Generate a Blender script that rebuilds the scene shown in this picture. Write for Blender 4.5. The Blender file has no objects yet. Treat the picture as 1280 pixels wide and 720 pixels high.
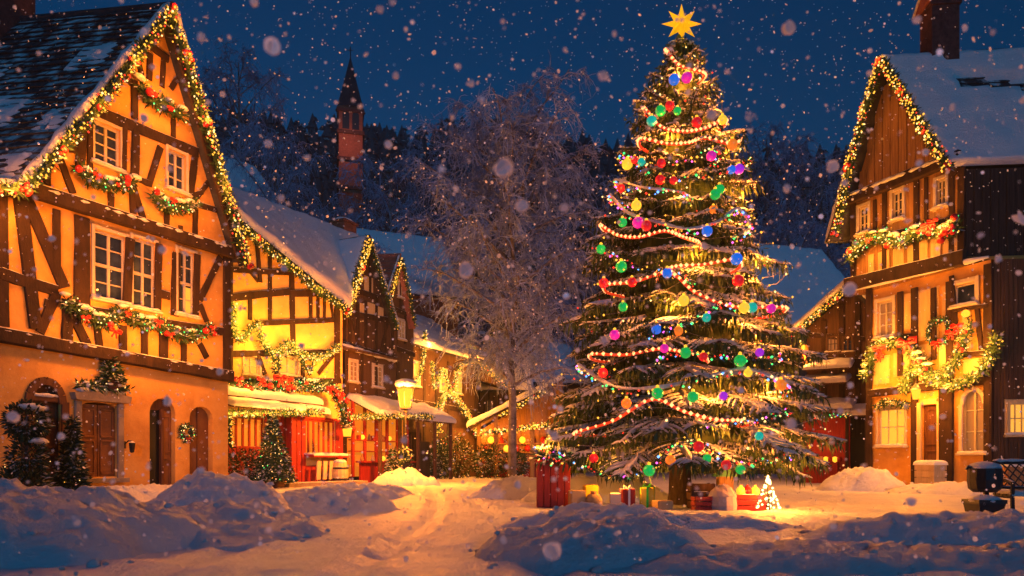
import bpy, math, random
from mathutils import Vector, Matrix, noise, geometry
V = Vector
rnd = random.Random(11)
sc = bpy.context.scene
COL = sc.collection
CAMH, HZ, FPX = 1.0, 578.0, 900.0        # eye height, horizon row and focal length in photo pixels
UP = V((0, 0, 1))

# ------------------------------------------------------------------ mesh builder
class MB:
    def __init__(s): s.v = []; s.f = []; s.m = []; s.mi = 0
    def face(s, pts):
        b = len(s.v); s.v.extend(V(p) for p in pts); s.f.append(tuple(range(b, b + len(pts)))); s.m.append(s.mi)
    def add(s, vs, fs):
        b = len(s.v); s.v.extend(V(p) for p in vs)
        for f in fs: s.f.append(tuple(i + b for i in f)); s.m.append(s.mi)
    def hexa(s, p):          # 8 corners: 4 bottom ccw, 4 top ccw
        s.add(p, [(3, 2, 1, 0), (4, 5, 6, 7), (0, 1, 5, 4), (1, 2, 6, 5), (2, 3, 7, 6), (3, 0, 4, 7)])
    def box(s, c, d, rz=0.0, tilt=None):
        c = V(c); hx, hy, hz = d[0] / 2, d[1] / 2, d[2] / 2
        R = Matrix.Rotation(rz, 3, 'Z')
        if tilt is not None: R = R @ tilt
        p = [V((x, y, z)) for z in (-hz, hz) for x, y in ((-hx, -hy), (hx, -hy), (hx, hy), (-hx, hy))]
        s.hexa([c + R @ q for q in p])
    def cbox(s, c, d, ch=0.02, rz=0.0):      # box with chamfered vertical and top edges
        c = V(c); hx, hy, hz = d[0] / 2, d[1] / 2, d[2] / 2
        R = Matrix.Rotation(rz, 3, 'Z')
        def ring(k, z): return [c + R @ V((x, y, z)) for x, y in ((-hx + k, -hy), (hx - k, -hy), (hx, -hy + k), (hx, hy - k), (hx - k, hy), (-hx + k, hy), (-hx, hy - k), (-hx, -hy + k))]
        a = ring(ch, -hz); b = ring(ch, hz - ch)
        cc = [c + R @ V((math.copysign(max(abs(x) - ch, 0), x), math.copysign(max(abs(y) - ch, 0), y), hz)) for x, y in ((-hx + ch, -hy), (hx - ch, -hy), (hx, -hy + ch), (hx, hy - ch), (hx - ch, hy), (-hx + ch, hy), (-hx, hy - ch), (-hx, -hy + ch))]
        n = 8; fs = [tuple(range(n))[::-1], tuple(range(2 * n, 3 * n))]
        for k in (0, n):
            for i in range(n): fs.append((k + i, k + (i + 1) % n, k + n + (i + 1) % n, k + n + i))
        s.add(a + b + cc, fs)
    def bar(s, p, q, w, d, nrm=(0, -1, 0), seg=1, jit=0.0, back=0.0):
        # a timber from p to q, w wide, standing d proud along nrm
        p, q, nrm = V(p), V(q), V(nrm).normalized(); ax = q - p
        if ax.length < 1e-5: return
        side = ax.cross(nrm).normalized(); prev = None; b = len(s.v)
        for i in range(seg + 1):
            c = p + ax * (i / seg); ww = w / 2 * (1 + rnd.uniform(-jit, jit)); o = side * rnd.uniform(-jit, jit) * w * .35
            ch = min(.02, d * .3, ww * .3)
            pts = [c + o - side * ww - nrm * back, c + o + side * ww - nrm * back, c + o + side * ww + nrm * (d - ch), c + o + side * (ww - ch) + nrm * d,
                   c + o - side * (ww - ch) + nrm * d, c + o - side * ww + nrm * (d - ch)]
            s.v.extend(pts)
            if i:
                k = b + (i - 1) * 6
                for j in range(6): s.f.append((k + j, k + (j + 1) % 6, k + 6 + (j + 1) % 6, k + 6 + j)); s.m.append(s.mi)
        s.f.append(tuple(b + j for j in range(6))[::-1]); s.m.append(s.mi)
        s.f.append(tuple(b + seg * 6 + j for j in range(6))); s.m.append(s.mi)
    def tube(s, path, r, n=6, cap=True, flat=1.0, upv=None):
        path = [V(p) for p in path]; L = len(path)
        if not hasattr(r, '__len__'): r = [r] * L
        b = len(s.v); t0 = (path[1] - path[0]).normalized()
        side = t0.cross(UP if upv is None else upv)
        if side.length < .05: side = t0.cross(V((1, 0, 0)))
        side.normalize()
        for i, p in enumerate(path):
            t = (path[min(i + 1, L - 1)] - path[max(i - 1, 0)])
            if t.length < 1e-7: t = t0
            t.normalize(); side = (side - t * side.dot(t))
            if side.length < 1e-5: side = t.orthogonal()
            side.normalize(); u = side.cross(t)
            for k in range(n):
                a = 2 * math.pi * k / n
                s.v.append(p + (side * math.cos(a) + u * math.sin(a) * flat) * r[i])
        for i in range(L - 1):
            for k in range(n):
                s.f.append((b + i * n + k, b + i * n + (k + 1) % n, b + (i + 1) * n + (k + 1) % n, b + (i + 1) * n + k)); s.m.append(s.mi)
        if cap:
            s.f.append(tuple(b + k for k in range(n))[::-1]); s.m.append(s.mi)
            s.f.append(tuple(b + (L - 1) * n + k for k in range(n))); s.m.append(s.mi)
    def octa(s, c, r, h=1.0):
        c = V(c); s.add([c + V((r, 0, 0)), c + V((0, r, 0)), c - V((r, 0, 0)), c - V((0, r, 0)), c + V((0, 0, r * h)), c - V((0, 0, r * h))],
            [(0, 1, 4), (1, 2, 4), (2, 3, 4), (3, 0, 4), (1, 0, 5), (2, 1, 5), (3, 2, 5), (0, 3, 5)])
    def ball(s, c, r, nu=10, nv=7, sc3=(1, 1, 1), jit=0.0):
        c = V(c); b = len(s.v); vs = [c + V((0, 0, r * sc3[2]))]
        for j in range(1, nv):
            th = math.pi * j / nv
            for i in range(nu):
                ph = 2 * math.pi * i / nu; k = r * (1 + rnd.uniform(-jit, jit))
                vs.append(c + V((math.sin(th) * math.cos(ph) * sc3[0], math.sin(th) * math.sin(ph) * sc3[1], math.cos(th) * sc3[2])) * k)
        vs.append(c - V((0, 0, r * sc3[2]))); fs = []
        for i in range(nu): fs.append((0, 1 + i, 1 + (i + 1) % nu))
        for j in range(nv - 2):
            for i in range(nu): fs.append((1 + j * nu + i, 1 + (j + 1) * nu + i, 1 + (j + 1) * nu + (i + 1) % nu, 1 + j * nu + (i + 1) % nu))
        e = len(vs) - 1
        for i in range(nu): fs.append((e, 1 + (nv - 2) * nu + (i + 1) % nu, 1 + (nv - 2) * nu + i))
        s.add(vs, fs)
    def lathe(s, prof, c=(0, 0, 0), n=10, rot=0.0):
        c = V(c); b = len(s.v)
        for r, z in prof:
            for k in range(n):
                a = 2 * math.pi * k / n + rot; s.v.append(c + V((r * math.cos(a), r * math.sin(a), z)))
        for i in range(len(prof) - 1):
            for k in range(n): s.f.append((b + i * n + k, b + i * n + (k + 1) % n, b + (i + 1) * n + (k + 1) % n, b + (i + 1) * n + k)); s.m.append(s.mi)
        s.f.append(tuple(b + k for k in range(n))[::-1]); s.m.append(s.mi)
        s.f.append(tuple(b + (len(prof) - 1) * n + k for k in range(n))); s.m.append(s.mi)
    def prism(s, poly, y0, y1):              # poly in (x, z), extruded in y
        n = len(poly); vs = [V((x, y0, z)) for x, z in poly] + [V((x, y1, z)) for x, z in poly]
        fs = [tuple(range(n)), tuple(range(2 * n - 1, n - 1, -1))] + [(i, n + i, n + (i + 1) % n, (i + 1) % n) for i in range(n)]
        s.add(vs, fs)
    def holed(s, outer, holes, y, depth):     # wall sheet with openings and their reveals
        loops = [[V((x, y, z)) for x, z in outer]] + [[V((x, y, z)) for x, z in h] for h in holes]
        flat = [p for l in loops for p in l]
        l2 = [[V((p.x, p.z, 0)) for p in l] for l in loops]
        s.add(flat, geometry.tessellate_polygon(l2))
        for h in holes:
            n = len(h)
            for i in range(n):
                a, c = h[i], h[(i + 1) % n]
                s.face([(a[0], y, a[1]), (c[0], y, c[1]), (c[0], y + depth, c[1]), (a[0], y + depth, a[1])])
    def card(s, p, d, w, n=None):             # one leaf: a pointed quad from p along d
        p, d = V(p), V(d); side = d.cross(V((rnd.uniform(-1, 1), rnd.uniform(-1, 1), rnd.uniform(-1, 1)))) if n is None else d.cross(n)
        if side.length < 1e-6: side = d.orthogonal()
        side = side.normalized() * w
        b = len(s.v); m = p + d * .45; s.v.extend([p, m - side, p + d, m + side]); s.f.append((b, b + 1, b + 2, b + 3)); s.m.append(s.mi)
    def sheet(s, P, nu, nv):                  # P(u,v) grid
        b = len(s.v)
        for j in range(nv + 1):
            for i in range(nu + 1): s.v.append(V(P(i / nu, j / nv)))
        for j in range(nv):
            for i in range(nu): k = b + j * (nu + 1) + i; s.f.append((k, k + 1, k + nu + 2, k + nu + 1)); s.m.append(s.mi)

def make_mesh(name, mb, mats, off=V((0, 0, 0)), smooth=False):
    me = bpy.data.meshes.new(name)
    me.from_pydata([tuple(p - off) for p in mb.v], [], mb.f)
    if not isinstance(mats, (list, tuple)): mats = [mats]
    for m in mats: me.materials.append(m)
    if len(mats) > 1: me.polygons.foreach_set('material_index', mb.m)
    if smooth: me.polygons.foreach_set('use_smooth', [True] * len(me.polygons))
    me.update()
    return me

class Frame:                                   # a facade plane: local x along the wall, -y out of it
    def __init__(s, O, u): l = math.hypot(*u); s.ox, s.oy = O; s.ux, s.uy = u[0] / l, u[1] / l; s.rz = math.atan2(s.uy, s.ux)
    def w(s, p): return V((s.ox + s.ux * p[0] - s.uy * p[1], s.oy + s.uy * p[0] + s.ux * p[1], p[2]))
    def l(s, p): x, y = p[0] - s.ox, p[1] - s.oy; return V((x * s.ux + y * s.uy, -x * s.uy + y * s.ux, p[2]))
    def ld(s, d): return V((d[0] * s.ux + d[1] * s.uy, -d[0] * s.uy + d[1] * s.ux, 0))
    def at(s, px, py, off=0.0):
        a, b = (px - 640) / FPX, (HZ - py) / FPX
        t = (-off - s.ox * s.uy + s.oy * s.ux) / (s.ux - a * s.uy)
        return s.l((t * a, t, CAMH + t * b))
    def rect(s, px0, py0, px1, py1, off=0.0):
        xa, xb = s.at(px0, py0, off).x, s.at(px1, py0, off).x; m = (px0 + px1) / 2
        return xa, s.at(m, py1, off).z, xb, s.at(m, py0, off).z
W0 = Frame((0, 0), (1, 0))
def wp(px, py, depth): return V(((px - 640) * depth / FPX, depth, CAMH + (HZ - py) * depth / FPX))

def setp(o, label=None, cat=None, group=None, kind=None):
    if label: o['label'] = label
    if cat: o['category'] = cat
    if group: o['group'] = group
    if kind: o['kind'] = kind
    return o

class Thing:
    def __init__(s, name, label, cat, F=W0, loc=(0, 0, 0), group=None):
        s.F, s.off = F, V(loc); o = bpy.data.objects.new(name, None); COL.objects.link(o); s.o = o
        o.location = F.w(loc); o.rotation_euler.z = F.rz; o.empty_display_size = .3; setp(o, label, cat, group)
    def part(s, name, mb, mats, parent=None, smooth=False, kind=None, label=None):
        if not mb.f: return None
        o = bpy.data.objects.new(name, make_mesh(name, mb, mats, s.off, smooth)); COL.objects.link(o); o.parent = parent or s.o
        setp(o, label, None, None, kind or ('stuff' if name in ('light_string', 'bead_string') else None)); return o

def solo(name, label, cat, mb, mats, F=W0, loc=(0, 0, 0), group=None, kind=None, smooth=False):
    o = bpy.data.objects.new(name, make_mesh(name, mb, mats, V(loc), smooth)); COL.objects.link(o)
    o.location = F.w(loc); o.rotation_euler.z = F.rz; return setp(o, label, cat, group, kind)

def copy_tree(o, parent=None):
    c = o.copy(); COL.objects.link(c)
    if parent: c.parent = parent
    for ch in list(o.children): copy_tree(ch, c)
    return c

# ------------------------------------------------------------------ materials
def mat(name, c1, c2=None, scale=3.0, rough=.8, bump=0.0, bscale=20.0, stretch=(1, 1, 1), snow=0.0, snow_lo=.45, metal=0.0, spec=.3, emit=None, estr=0.0, c3=None, detail=6.0, bdist=.05, bdet=8):
    m = bpy.data.materials.new(name); m.use_nodes = True; nt = m.node_tree; N, L = nt.nodes, nt.links
    b = N['Principled BSDF']; b.inputs['Roughness'].default_value = rough; b.inputs['Metallic'].default_value = metal; b.inputs['Specular IOR Level'].default_value = spec
    tc = N.new('ShaderNodeTexCoord'); mp = N.new('ShaderNodeMapping'); mp.inputs['Scale'].default_value = stretch; L.new(tc.outputs['Object'], mp.inputs['Vector'])
    b.inputs['Base Color'].default_value = (*c1, 1); out = None
    if c2 is not None:
        n = N.new('ShaderNodeTexNoise'); n.inputs['Scale'].default_value = scale; n.inputs['Detail'].default_value = detail; n.inputs['Roughness'].default_value = .65; L.new(mp.outputs[0], n.inputs['Vector'])
        r = N.new('ShaderNodeValToRGB'); r.color_ramp.elements[0].position = .32; r.color_ramp.elements[0].color = (*c1, 1); r.color_ramp.elements[1].position = .68; r.color_ramp.elements[1].color = (*c2, 1)
        if c3 is not None: e = r.color_ramp.elements.new(.5); e.color = (*c3, 1)
        L.new(n.outputs['Fac'], r.inputs['Fac']); out = r.outputs['Color']
    if snow > 0:
        g = N.new('ShaderNodeNewGeometry'); sx = N.new('ShaderNodeSeparateXYZ'); L.new(g.outputs['Normal'], sx.inputs[0])
        nn = N.new('ShaderNodeTexNoise'); nn.inputs['Scale'].default_value = 2.3; nn.inputs['Detail'].default_value = 8; L.new(tc.outputs['Object'], nn.inputs['Vector'])
        ad = N.new('ShaderNodeMath'); ad.operation = 'MULTIPLY_ADD'; L.new(nn.outputs['Fac'], ad.inputs[0]); ad.inputs[1].default_value = 1.2; L.new(sx.outputs['Z'], ad.inputs[2])
        rr = N.new('ShaderNodeMapRange'); rr.inputs['From Min'].default_value = snow_lo + .6; rr.inputs['From Max'].default_value = snow_lo + .85; rr.inputs['To Max'].default_value = snow; L.new(ad.outputs[0], rr.inputs['Value'])
        mx = N.new('ShaderNodeMix'); mx.data_type = 'RGBA'; L.new(rr.outputs[0], mx.inputs['Factor']); mx.inputs['B'].default_value = (.8, .8, .82, 1)
        if out is None: mx.inputs['A'].default_value = (*c1, 1)
        else: L.new(out, mx.inputs['A'])
        out = mx.outputs['Result']
    if out is not None: L.new(out, b.inputs['Base Color'])
    if bump > 0:
        n2 = N.new('ShaderNodeTexNoise'); n2.inputs['Scale'].default_value = bscale; n2.inputs['Detail'].default_value = bdet; n2.inputs['Roughness'].default_value = .6 + .012 * bdet; L.new(mp.outputs[0], n2.inputs['Vector'])
        bp = N.new('ShaderNodeBump'); bp.inputs['Strength'].default_value = bump; bp.inputs['Distance'].default_value = bdist; L.new(n2.outputs['Fac'], bp.inputs['Height']); L.new(bp.outputs[0], b.inputs['Normal'])
    if emit is not None:
        b.inputs['Emission Color'].default_value = (*emit, 1); b.inputs['Emission Strength'].default_value = estr
    return m

def glow(name, c, s, sample='NONE'):          # a lamp surface
    m = bpy.data.materials.new(name); m.use_nodes = True; nt = m.node_tree; nt.nodes.remove(nt.nodes['Principled BSDF'])
    e = nt.nodes.new('ShaderNodeEmission'); e.inputs['Color'].default_value = (*c, 1); e.inputs['Strength'].default_value = s
    nt.links.new(e.outputs[0], nt.nodes['Material Output'].inputs['Surface'])
    m.cycles.emission_sampling = sample; return m

SNOW = mat('snow', (.76, .77, .81), (.84, .84, .85), 1.2, .55, 1.0, 12.0, spec=.35, bdist=.09, bdet=14)
SNOWG = mat('packed_snow', (.64, .65, .70), (.84, .84, .85), 1.1, .5, 1.0, 6.0, (1.0, .5, 1), spec=.4, bdist=.10)
PLASTER = mat('ochre_plaster', (.46, .21, .045), (.76, .42, .11), .8, .9, .35, 11, c3=(.66, .34, .075), detail=10)
PLASTER2 = mat('yellow_plaster', (.60, .37, .09), (.82, .56, .18), .9, .9, .3, 11, detail=10)
PALE = mat('pale_boards', (.55, .38, .17), (.72, .52, .26), 2.0, .85, .25, 10, (6, 6, .5))
TIMBER = mat('old_timber', (.018, .009, .006), (.055, .026, .014), 2.5, .85, .5, 18, (2, 2, .6), snow=.9, snow_lo=.5)
DARKWOOD = mat('dark_planks', (.05, .026, .015), (.12, .062, .034), 2.0, .85, .5, 10, (8, 8, .4))
BLACKWOOD = mat('weathered_black_planks', (.012, .009, .009), (.05, .032, .027), 2.2, .85, .6, 10, (9, 9, .35))
WARMWOOD = mat('honey_planks', (.20, .10, .035), (.42, .23, .085), 2.0, .8, .4, 10, (8, 8, .4))
DOORWOOD = mat('door_wood', (.075, .028, .012), (.15, .06, .025), 2.0, .6, .3, 12, (8, 8, .5))
SHUTTER = mat('brown_shutter_paint', (.14, .055, .02), (.24, .10, .035), 1.6, .6, .25, 14)
WHITEP = mat('cream_window_paint', (.46, .38, .27), (.58, .50, .38), 2.5, .6, .15, 20)
STONE = mat('worn_stone', (.22, .17, .12), (.36, .29, .2), 3, .9, .4, 14, snow=.8)
GLASS = mat('night_glass', (.010, .016, .032), (.05, .07, .12), 1.6, .10, spec=.6)  # bluish mottling paints in reflected snow and dim curtains
TILE = mat('roof_tiles', (.014, .013, .018), (.05, .045, .05), 3.5, .85, .4, 14, snow=.75, snow_lo=.62)
REDTILE = mat('red_roof_tiles', (.22, .07, .045), (.36, .14, .10), 3.0, .85, .4, 14, snow=.6, snow_lo=.7)
BRICK = mat('red_brick', (.16, .05, .03), (.30, .11, .07), 5, .9, .5, 24)
BRICKD = mat('dark_brick', (.045, .02, .018), (.1, .045, .04), 5, .9, .5, 24, snow=.6, snow_lo=.6)
GREEN = mat('frosted_fir_sprigs', (.012, .035, .012), (.04, .085, .025), 6, .7, snow=.5, snow_lo=.5)
DGREEN = mat('dark_evergreen_sprigs', (.01, .025, .01), (.025, .05, .018), 6, .7, snow=.35, snow_lo=.6)
NEEDLE = mat('fir_needles', (.02, .05, .014), (.085, .115, .03), 2.2, .6, c3=(.045, .08, .02), snow=.4, snow_lo=.58)
BARK = mat('bark', (.04, .025, .018), (.09, .06, .045), 4, .9, .6, 12, (3, 3, 1))
FROST = mat('frosted_twigs', (.10, .12, .20), (.46, .52, .72), 1.0, .8)
FROSTBARK = mat('frosted_bark', (.05, .035, .035), (.30, .25, .25), 2.0, .85, .4, 10)
RED = mat('red_ribbon', (.26, .006, .010), (.42, .014, .020), 5, .45)
REDPAINT = mat('red_painted_wood', (.20, .010, .008), (.36, .026, .018), 2.2, .65, .3, 12, (6, 6, .6), snow=.6, snow_lo=.7)
IRON = mat('black_iron', (.012, .012, .014), (.03, .028, .03), 6, .5, .2, 30, snow=.85, snow_lo=.55, metal=.3)
PLAINBLACK = mat('black_plastic_and_shade', (.01, .01, .012), None, 1, .5)
CANVAS = mat('grey_canvas', (.30, .24, .25), (.44, .37, .37), 3, .9, .4, 8)
SACK = mat('burlap', (.30, .18, .09), (.42, .27, .14), 6, .95, .5, 25)
FOREST = mat('dark_conifers', (.02, .032, .04), (.05, .07, .085), .2, .9, snow=.6, snow_lo=.45)
HILLM = mat('dark_hillside', (.02, .03, .035), (.05, .065, .075), .03, .95)
SPIREM = mat('slate_spire', (.012, .016, .022), (.03, .035, .045), .6, .6, .3, 4)
GOLD = mat('glowing_gilt_glass', (.75, .42, .04), (.85, .55, .1), 9, .3, emit=(1, .55, .03), estr=1.1, metal=.0)  # emission paints a glow into gold ornaments that are no lamps
WARMPANE = mat('lamp_lit_pane', (.22, .10, .02), (.34, .16, .04), 2.5, .3, emit=(1, .42, .04), estr=1.0)
ORANGEPANE = mat('shop_lit_pane', (.30, .09, .015), (.22, .03, .008), 3.5, .4, emit=(1, .27, .015), estr=.6)
DIMPANE = mat('dimly_lit_pane', (.2, .12, .06), None, 1, .2, emit=(1, .45, .15), estr=.12)
BULB = glow('warm_bulb', (1, .42, .04), 2.0)
BULBW = glow('cream_bulb', (1, .62, .2), 2.6)
BULBR = glow('red_bulb', (1, .05, .02), 1.6)
BULBG = glow('green_bulb', (.08, 1, .2), 1.8)
BULBB = glow('blue_bulb', (.12, .35, 1), 2.6)
BULBP = glow('pink_bulb', (1, .12, .65), 2.6)
BEADCORD = mat('rope_light_cord', (.5, .03, .01), None, rough=.4, emit=(1, .07, .015), estr=.55)
BEAD = glow('bead_light', (1, .27, .09), 3.6)
LAMPG = glow('street_lamp_glass', (1, .36, .022), 2.1)
FLAME = glow('tiny_lamp_tree_light', (1, .6, .2), 7.0)

LIGHTS = []
WARM = (1, .36, .06)
LK = {'col': WARM, 'k': 1.0}
def lamp(p, power, col=None, r=.12, name='string_light_glow'):
    d = bpy.data.lights.new(name, 'POINT'); d.energy = power * LK['k']; d.color = col or LK['col']; d.shadow_soft_size = r
    o = bpy.data.objects.new(name, d); o.location = p; COL.objects.link(o); LIGHTS.append(o); return o

# ------------------------------------------------------------------ terrain height
def sst(a, b, x): t = min(1, max(0, (x - a) / (b - a))); return t * t * (3 - 2 * t)
def terrain(x, y):
    q = ((-9.1 + .483 * (y - 23.1)) - x) * .9
    h = sst(14, 95, q) * 40 * sst(30, 62, y)
    h2 = sst(72, 185, y) * (76 + 16 * noise.noise(V((x * .014, 3.1, 0))) - 10 * sst(-10, 40, x) * (1 - sst(60, 120, x)))
    q2 = (x - 26) ; h3 = sst(10, 110, q2) * 30 * sst(25, 70, y)
    return max(h, h2, h3)
# ------------------------------------------------------------------ night sky, moon and exposure
NFL = 11000; MOON_EL, MOON_AZ, MOON_E, MOON_C = 10.0, 168.0, .46, (.10, .43, 1.0)
SKYTINT, SKYSTR, HAZE, DOF, EXPO = (.006, .55, 1.0), .034, .0006, 1.5, .12
# ------------------------------------------------------------------ shared building parts
def densify(path, step):
    path = [V(p) for p in path]; out = [path[0].copy()]
    for a, b in zip(path, path[1:]):
        n = max(1, int((b - a).length / step))
        for i in range(1, n + 1): out.append(a.lerp(b, i / n))
    return out
def rv(k=1.0):
    while True:
        v = V((rnd.uniform(-1, 1), rnd.uniform(-1, 1), rnd.uniform(-1, 1)))
        if .05 < v.length < 1: return v.normalized() * k
def sag(p, q, d, n=6): p, q = V(p), V(q); return [p.lerp(q, i / n) - UP * d * 4 * (i / n) * (1 - i / n) for i in range(n + 1)]
def catmull(P, n=6):
    P = [V(p) for p in P]; out = []
    Q = [P[0] * 2 - P[1]] + P + [P[-1] * 2 - P[-2]]
    for i in range(1, len(Q) - 2):
        a, b, c, d = Q[i - 1:i + 3]
        for k in range(n):
            t = k / n; out.append(.5 * ((2 * b) + (c - a) * t + (2 * a - 5 * b + 4 * c - d) * t * t + (3 * b - a - 3 * c + d) * t ** 3))
    out.append(P[-1]); return out

def add_sprigs(mb, path, r, per_m, ll=.17, w=.026):
    pts = densify(path, .08)
    for a, b in zip(pts, pts[1:]):
        d = (b - a); n = max(1, int(d.length * per_m + rnd.random()))
        for _ in range(n):
            o = rv(); p = a.lerp(b, rnd.random()) + o * r * rnd.uniform(.05, .6)
            mb.card(p, (o + d.normalized() * rnd.uniform(-.8, .8)).normalized() * ll * rnd.uniform(.6, 1.3) + o * r * .25, w * rnd.uniform(.7, 1.4))
def add_bulbs(mb, path, r, per_m, size, weights, front=V((0, -1, 0))):
    pts = densify(path, .12)
    for a, b in zip(pts, pts[1:]):
        k = (b - a).length * per_m
        n = int(k) + (rnd.random() < k % 1)
        for _ in range(n):
            o = (rv() + front * .7).normalized(); mb.mi = rnd.choices(range(len(weights)), weights)[0]
            mb.octa(a.lerp(b, rnd.random()) + o * r * rnd.uniform(.75, 1.25), size * rnd.uniform(.7, 1.35))
BOWMESH = {}
def bow_mb(s):
    m = MB()
    for sg in (-1, 1):
        m.tube([(0, 0, 0), (sg * s * .5, -s * .16, s * .33), (sg * s * .95, -s * .1, s * .25), (sg * s * .9, -s * .1, -s * .12), (sg * s * .4, -s * .18, -s * .1), (0, -s * .05, 0)], [s * .1, s * .2, s * .22, s * .22, s * .18, s * .1], 6)
        m.bar((sg * s * .05, -s * .08, 0), (sg * s * .45, -s * .12, -s * 1.05), s * .28, s * .06, (0, -1, 0), 3, .2)
    m.ball((0, -s * .2, 0), s * .22, 8, 6); return m
def add_bow(T, p, s):
    k = round(s, 2)
    if k not in BOWMESH: BOWMESH[k] = make_mesh('bow', bow_mb(k), RED, smooth=True)
    o = bpy.data.objects.new('bow', BOWMESH[k]); COL.objects.link(o); o.parent = T.o; o.location = V(p) - T.off; o.rotation_euler = (rnd.uniform(-.2, .2), rnd.uniform(-.25, .25), rnd.uniform(-.2, .2))
REDBALL = None
def add_ball(T, p, s):
    global REDBALL
    if REDBALL is None:
        m = MB(); m.ball((0, 0, 0), 1, 10, 7); m.lathe([(.22, .93), (.22, 1.12), (.1, 1.16)], n=6); REDBALL = make_mesh('bauble', m, RED, smooth=True)
    o = bpy.data.objects.new('bauble', REDBALL); COL.objects.link(o); o.parent = T.o; o.location = V(p) - T.off; o.scale = (s, s, s)
MIXES = {'warm': ((BULB, BULBW, BULBR), (9, 2, 1.6)), 'gold': ((BULB, BULBW), (9, 2)), 'cool': ((BULBW, BULB, BULBG, BULBR), (7, 4, 2.5, 1.2)), 'multi': ((BULBW, BULBR, BULBG, BULBB, BULBP, BULB), (3, 5, 3, 2, 1.5, 3))}
def garland(label, F, pts, off=.12, r=.13, per_m=120, bulbs=26, size=.026, mix='warm', bows=(), balls=0, light=None, cat='garland', name='fir_garland', group='lit fir garlands on the houses', local=False, ll=.17, smooth=True, snow=0, loff=.45):
    P = [V(p) for p in pts] if local else [F.at(x, y, off) for x, y in pts]
    for p in P:
        if not local: p.y = -off
    path = catmull(P, 5) if smooth and len(P) > 2 else P
    T = Thing(name, label, cat, F, P[0], group)
    g = MB(); g.tube(densify(path, .3), r * .4, 6); add_sprigs(g, path, r, per_m, ll); T.part('greenery', g, GREEN)
    if bulbs:
        b = MB(); add_bulbs(b, path, r, bulbs, size, MIXES[mix][1]); T.part('light_string', b, MIXES[mix][0])
    for x, y, s in bows: q = F.at(x, y, off + r * .9); add_bow(T, (q.x, -off - r * .9, q.z), s)
    for _ in range(balls):
        k = rnd.randrange(len(path)); o = (rv() + V((0, -1.2, -.2))).normalized(); add_ball(T, path[k] + o * r * .95, r * rnd.uniform(.3, .45))
    if snow:
        s = MB(); pp = densify(path, .25)
        for q in pp:
            if rnd.random() < snow: s.ball(q + V((rnd.uniform(-.05, .05), rnd.uniform(-.08, 0), r * .8)), r * rnd.uniform(.3, .6), 7, 5, (1.5, 1, .55), .2)
        T.part('snow_cover', s, SNOW, smooth=True, kind='stuff')
    if light:
        sp, pw = light; pp = densify(path, sp)
        for q in pp[::1] if len(pp) < 3 else pp[:-1]: lamp(F.w((q.x, q.y - loff, q.z)), pw)
    return T

def window(T, x0, z0, x1, z1, nx=2, nz=3, y=.1, pane=GLASS, fm=WHITEP, casing=.10, sill=True, snow=True, mid=0, bars=.035, arch=0.0, sillmat=None):
    m = MB(); fw = .06
    m.bar((x0, y, (z0 + z1) / 2 - (z1 - z0) / 2), (x0, y, z1), fw * 2, .05); m.bar((x1, y, z0), (x1, y, z1), fw * 2, .05)
    m.bar((x0 + fw, y, z0 + fw * .5), (x1 - fw, y, z0 + fw * .5), fw * 1.6, .047); m.bar((x0 + fw, y, z1 - fw * .5), (x1 - fw, y, z1 - fw * .5), fw * 1.6, .047)
    for i in range(1, nx):
        xx = x0 + (x1 - x0) * i / nx; m.bar((xx, y, z0 + fw), (xx, y, z1 - fw), (fw * 1.3 if i * 2 == nx else bars), .043 if i * 2 == nx else .03)
    for j in range(1, nz):
        zz = z0 + (z1 - z0) * j / nz; m.bar((x0 + fw, y, zz), (x1 - fw, y, zz), fw * 1.5 if j == mid else bars, .04 if j == mid else .027)
    if casing:
        yo = -.004; c = casing
        m.bar((x0 - c / 2, yo, z0 - c), (x0 - c / 2, yo, z1 + c), c, .045); m.bar((x1 + c / 2, yo, z0 - c), (x1 + c / 2, yo, z1 + c), c, .045)
        m.bar((x0, yo, z1 + c / 2), (x1, yo, z1 + c / 2), c, .042)
    o = T.part('window', m, fm)
    p = MB(); p.face([(x0 - .01, y + .006, z0 - .01), (x1 + .01, y + .006, z0 - .01), (x1 + .01, y + .006, z1 + .01), (x0 - .01, y + .006, z1 + .01)]); T.part('pane', p, pane, o)
    if sill:
        s = MB(); s.cbox(((x0 + x1) / 2, -.045, z0 - .045), (x1 - x0 + .3, .22, .07), .012); so = T.part('sill', s, sillmat or fm, o)
        if snow:
            k = MB(); k.tube([(x0 - .12 + (x1 - x0 + .24) * i / 8, -.07 + rnd.uniform(-.01, .01), z0 + .01 + rnd.uniform(-.012, .018)) for i in range(9)], [.05] + [rnd.uniform(.06, .085) for _ in range(7)] + [.05], 8, True, .7); T.part('sill_snow', k, SNOW, o, True)
    return o
def rpoly(x0, z0, x1, z1): return [(x0, z0), (x1, z0), (x1, z1), (x0, z1)]
def arch(x0, z0, x1, z1, rise, n=8):
    P = [(x0, z0), (x1, z0)]; c = (x0 + x1) / 2; h = (x1 - x0) / 2
    for i in range(n + 1):
        a = math.pi * i / n; P.append((c + h * math.cos(a), z1 - rise + rise * math.sin(a)))
    return P
def timbers(mb, F, rows, proud=.045, seg=4, jit=.07, back=0.0, scale=1.0):
    for k, (x0, y0, x1, y1, w) in enumerate(rows):
        p, q = F.at(x0, y0), F.at(x1, y1); pr = proud + .004 * (k % 5)
        mb.bar((p.x, -.002, p.z), (q.x, -.002, q.z), w * scale, pr, (0, -1, 0), seg, jit, back)

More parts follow.
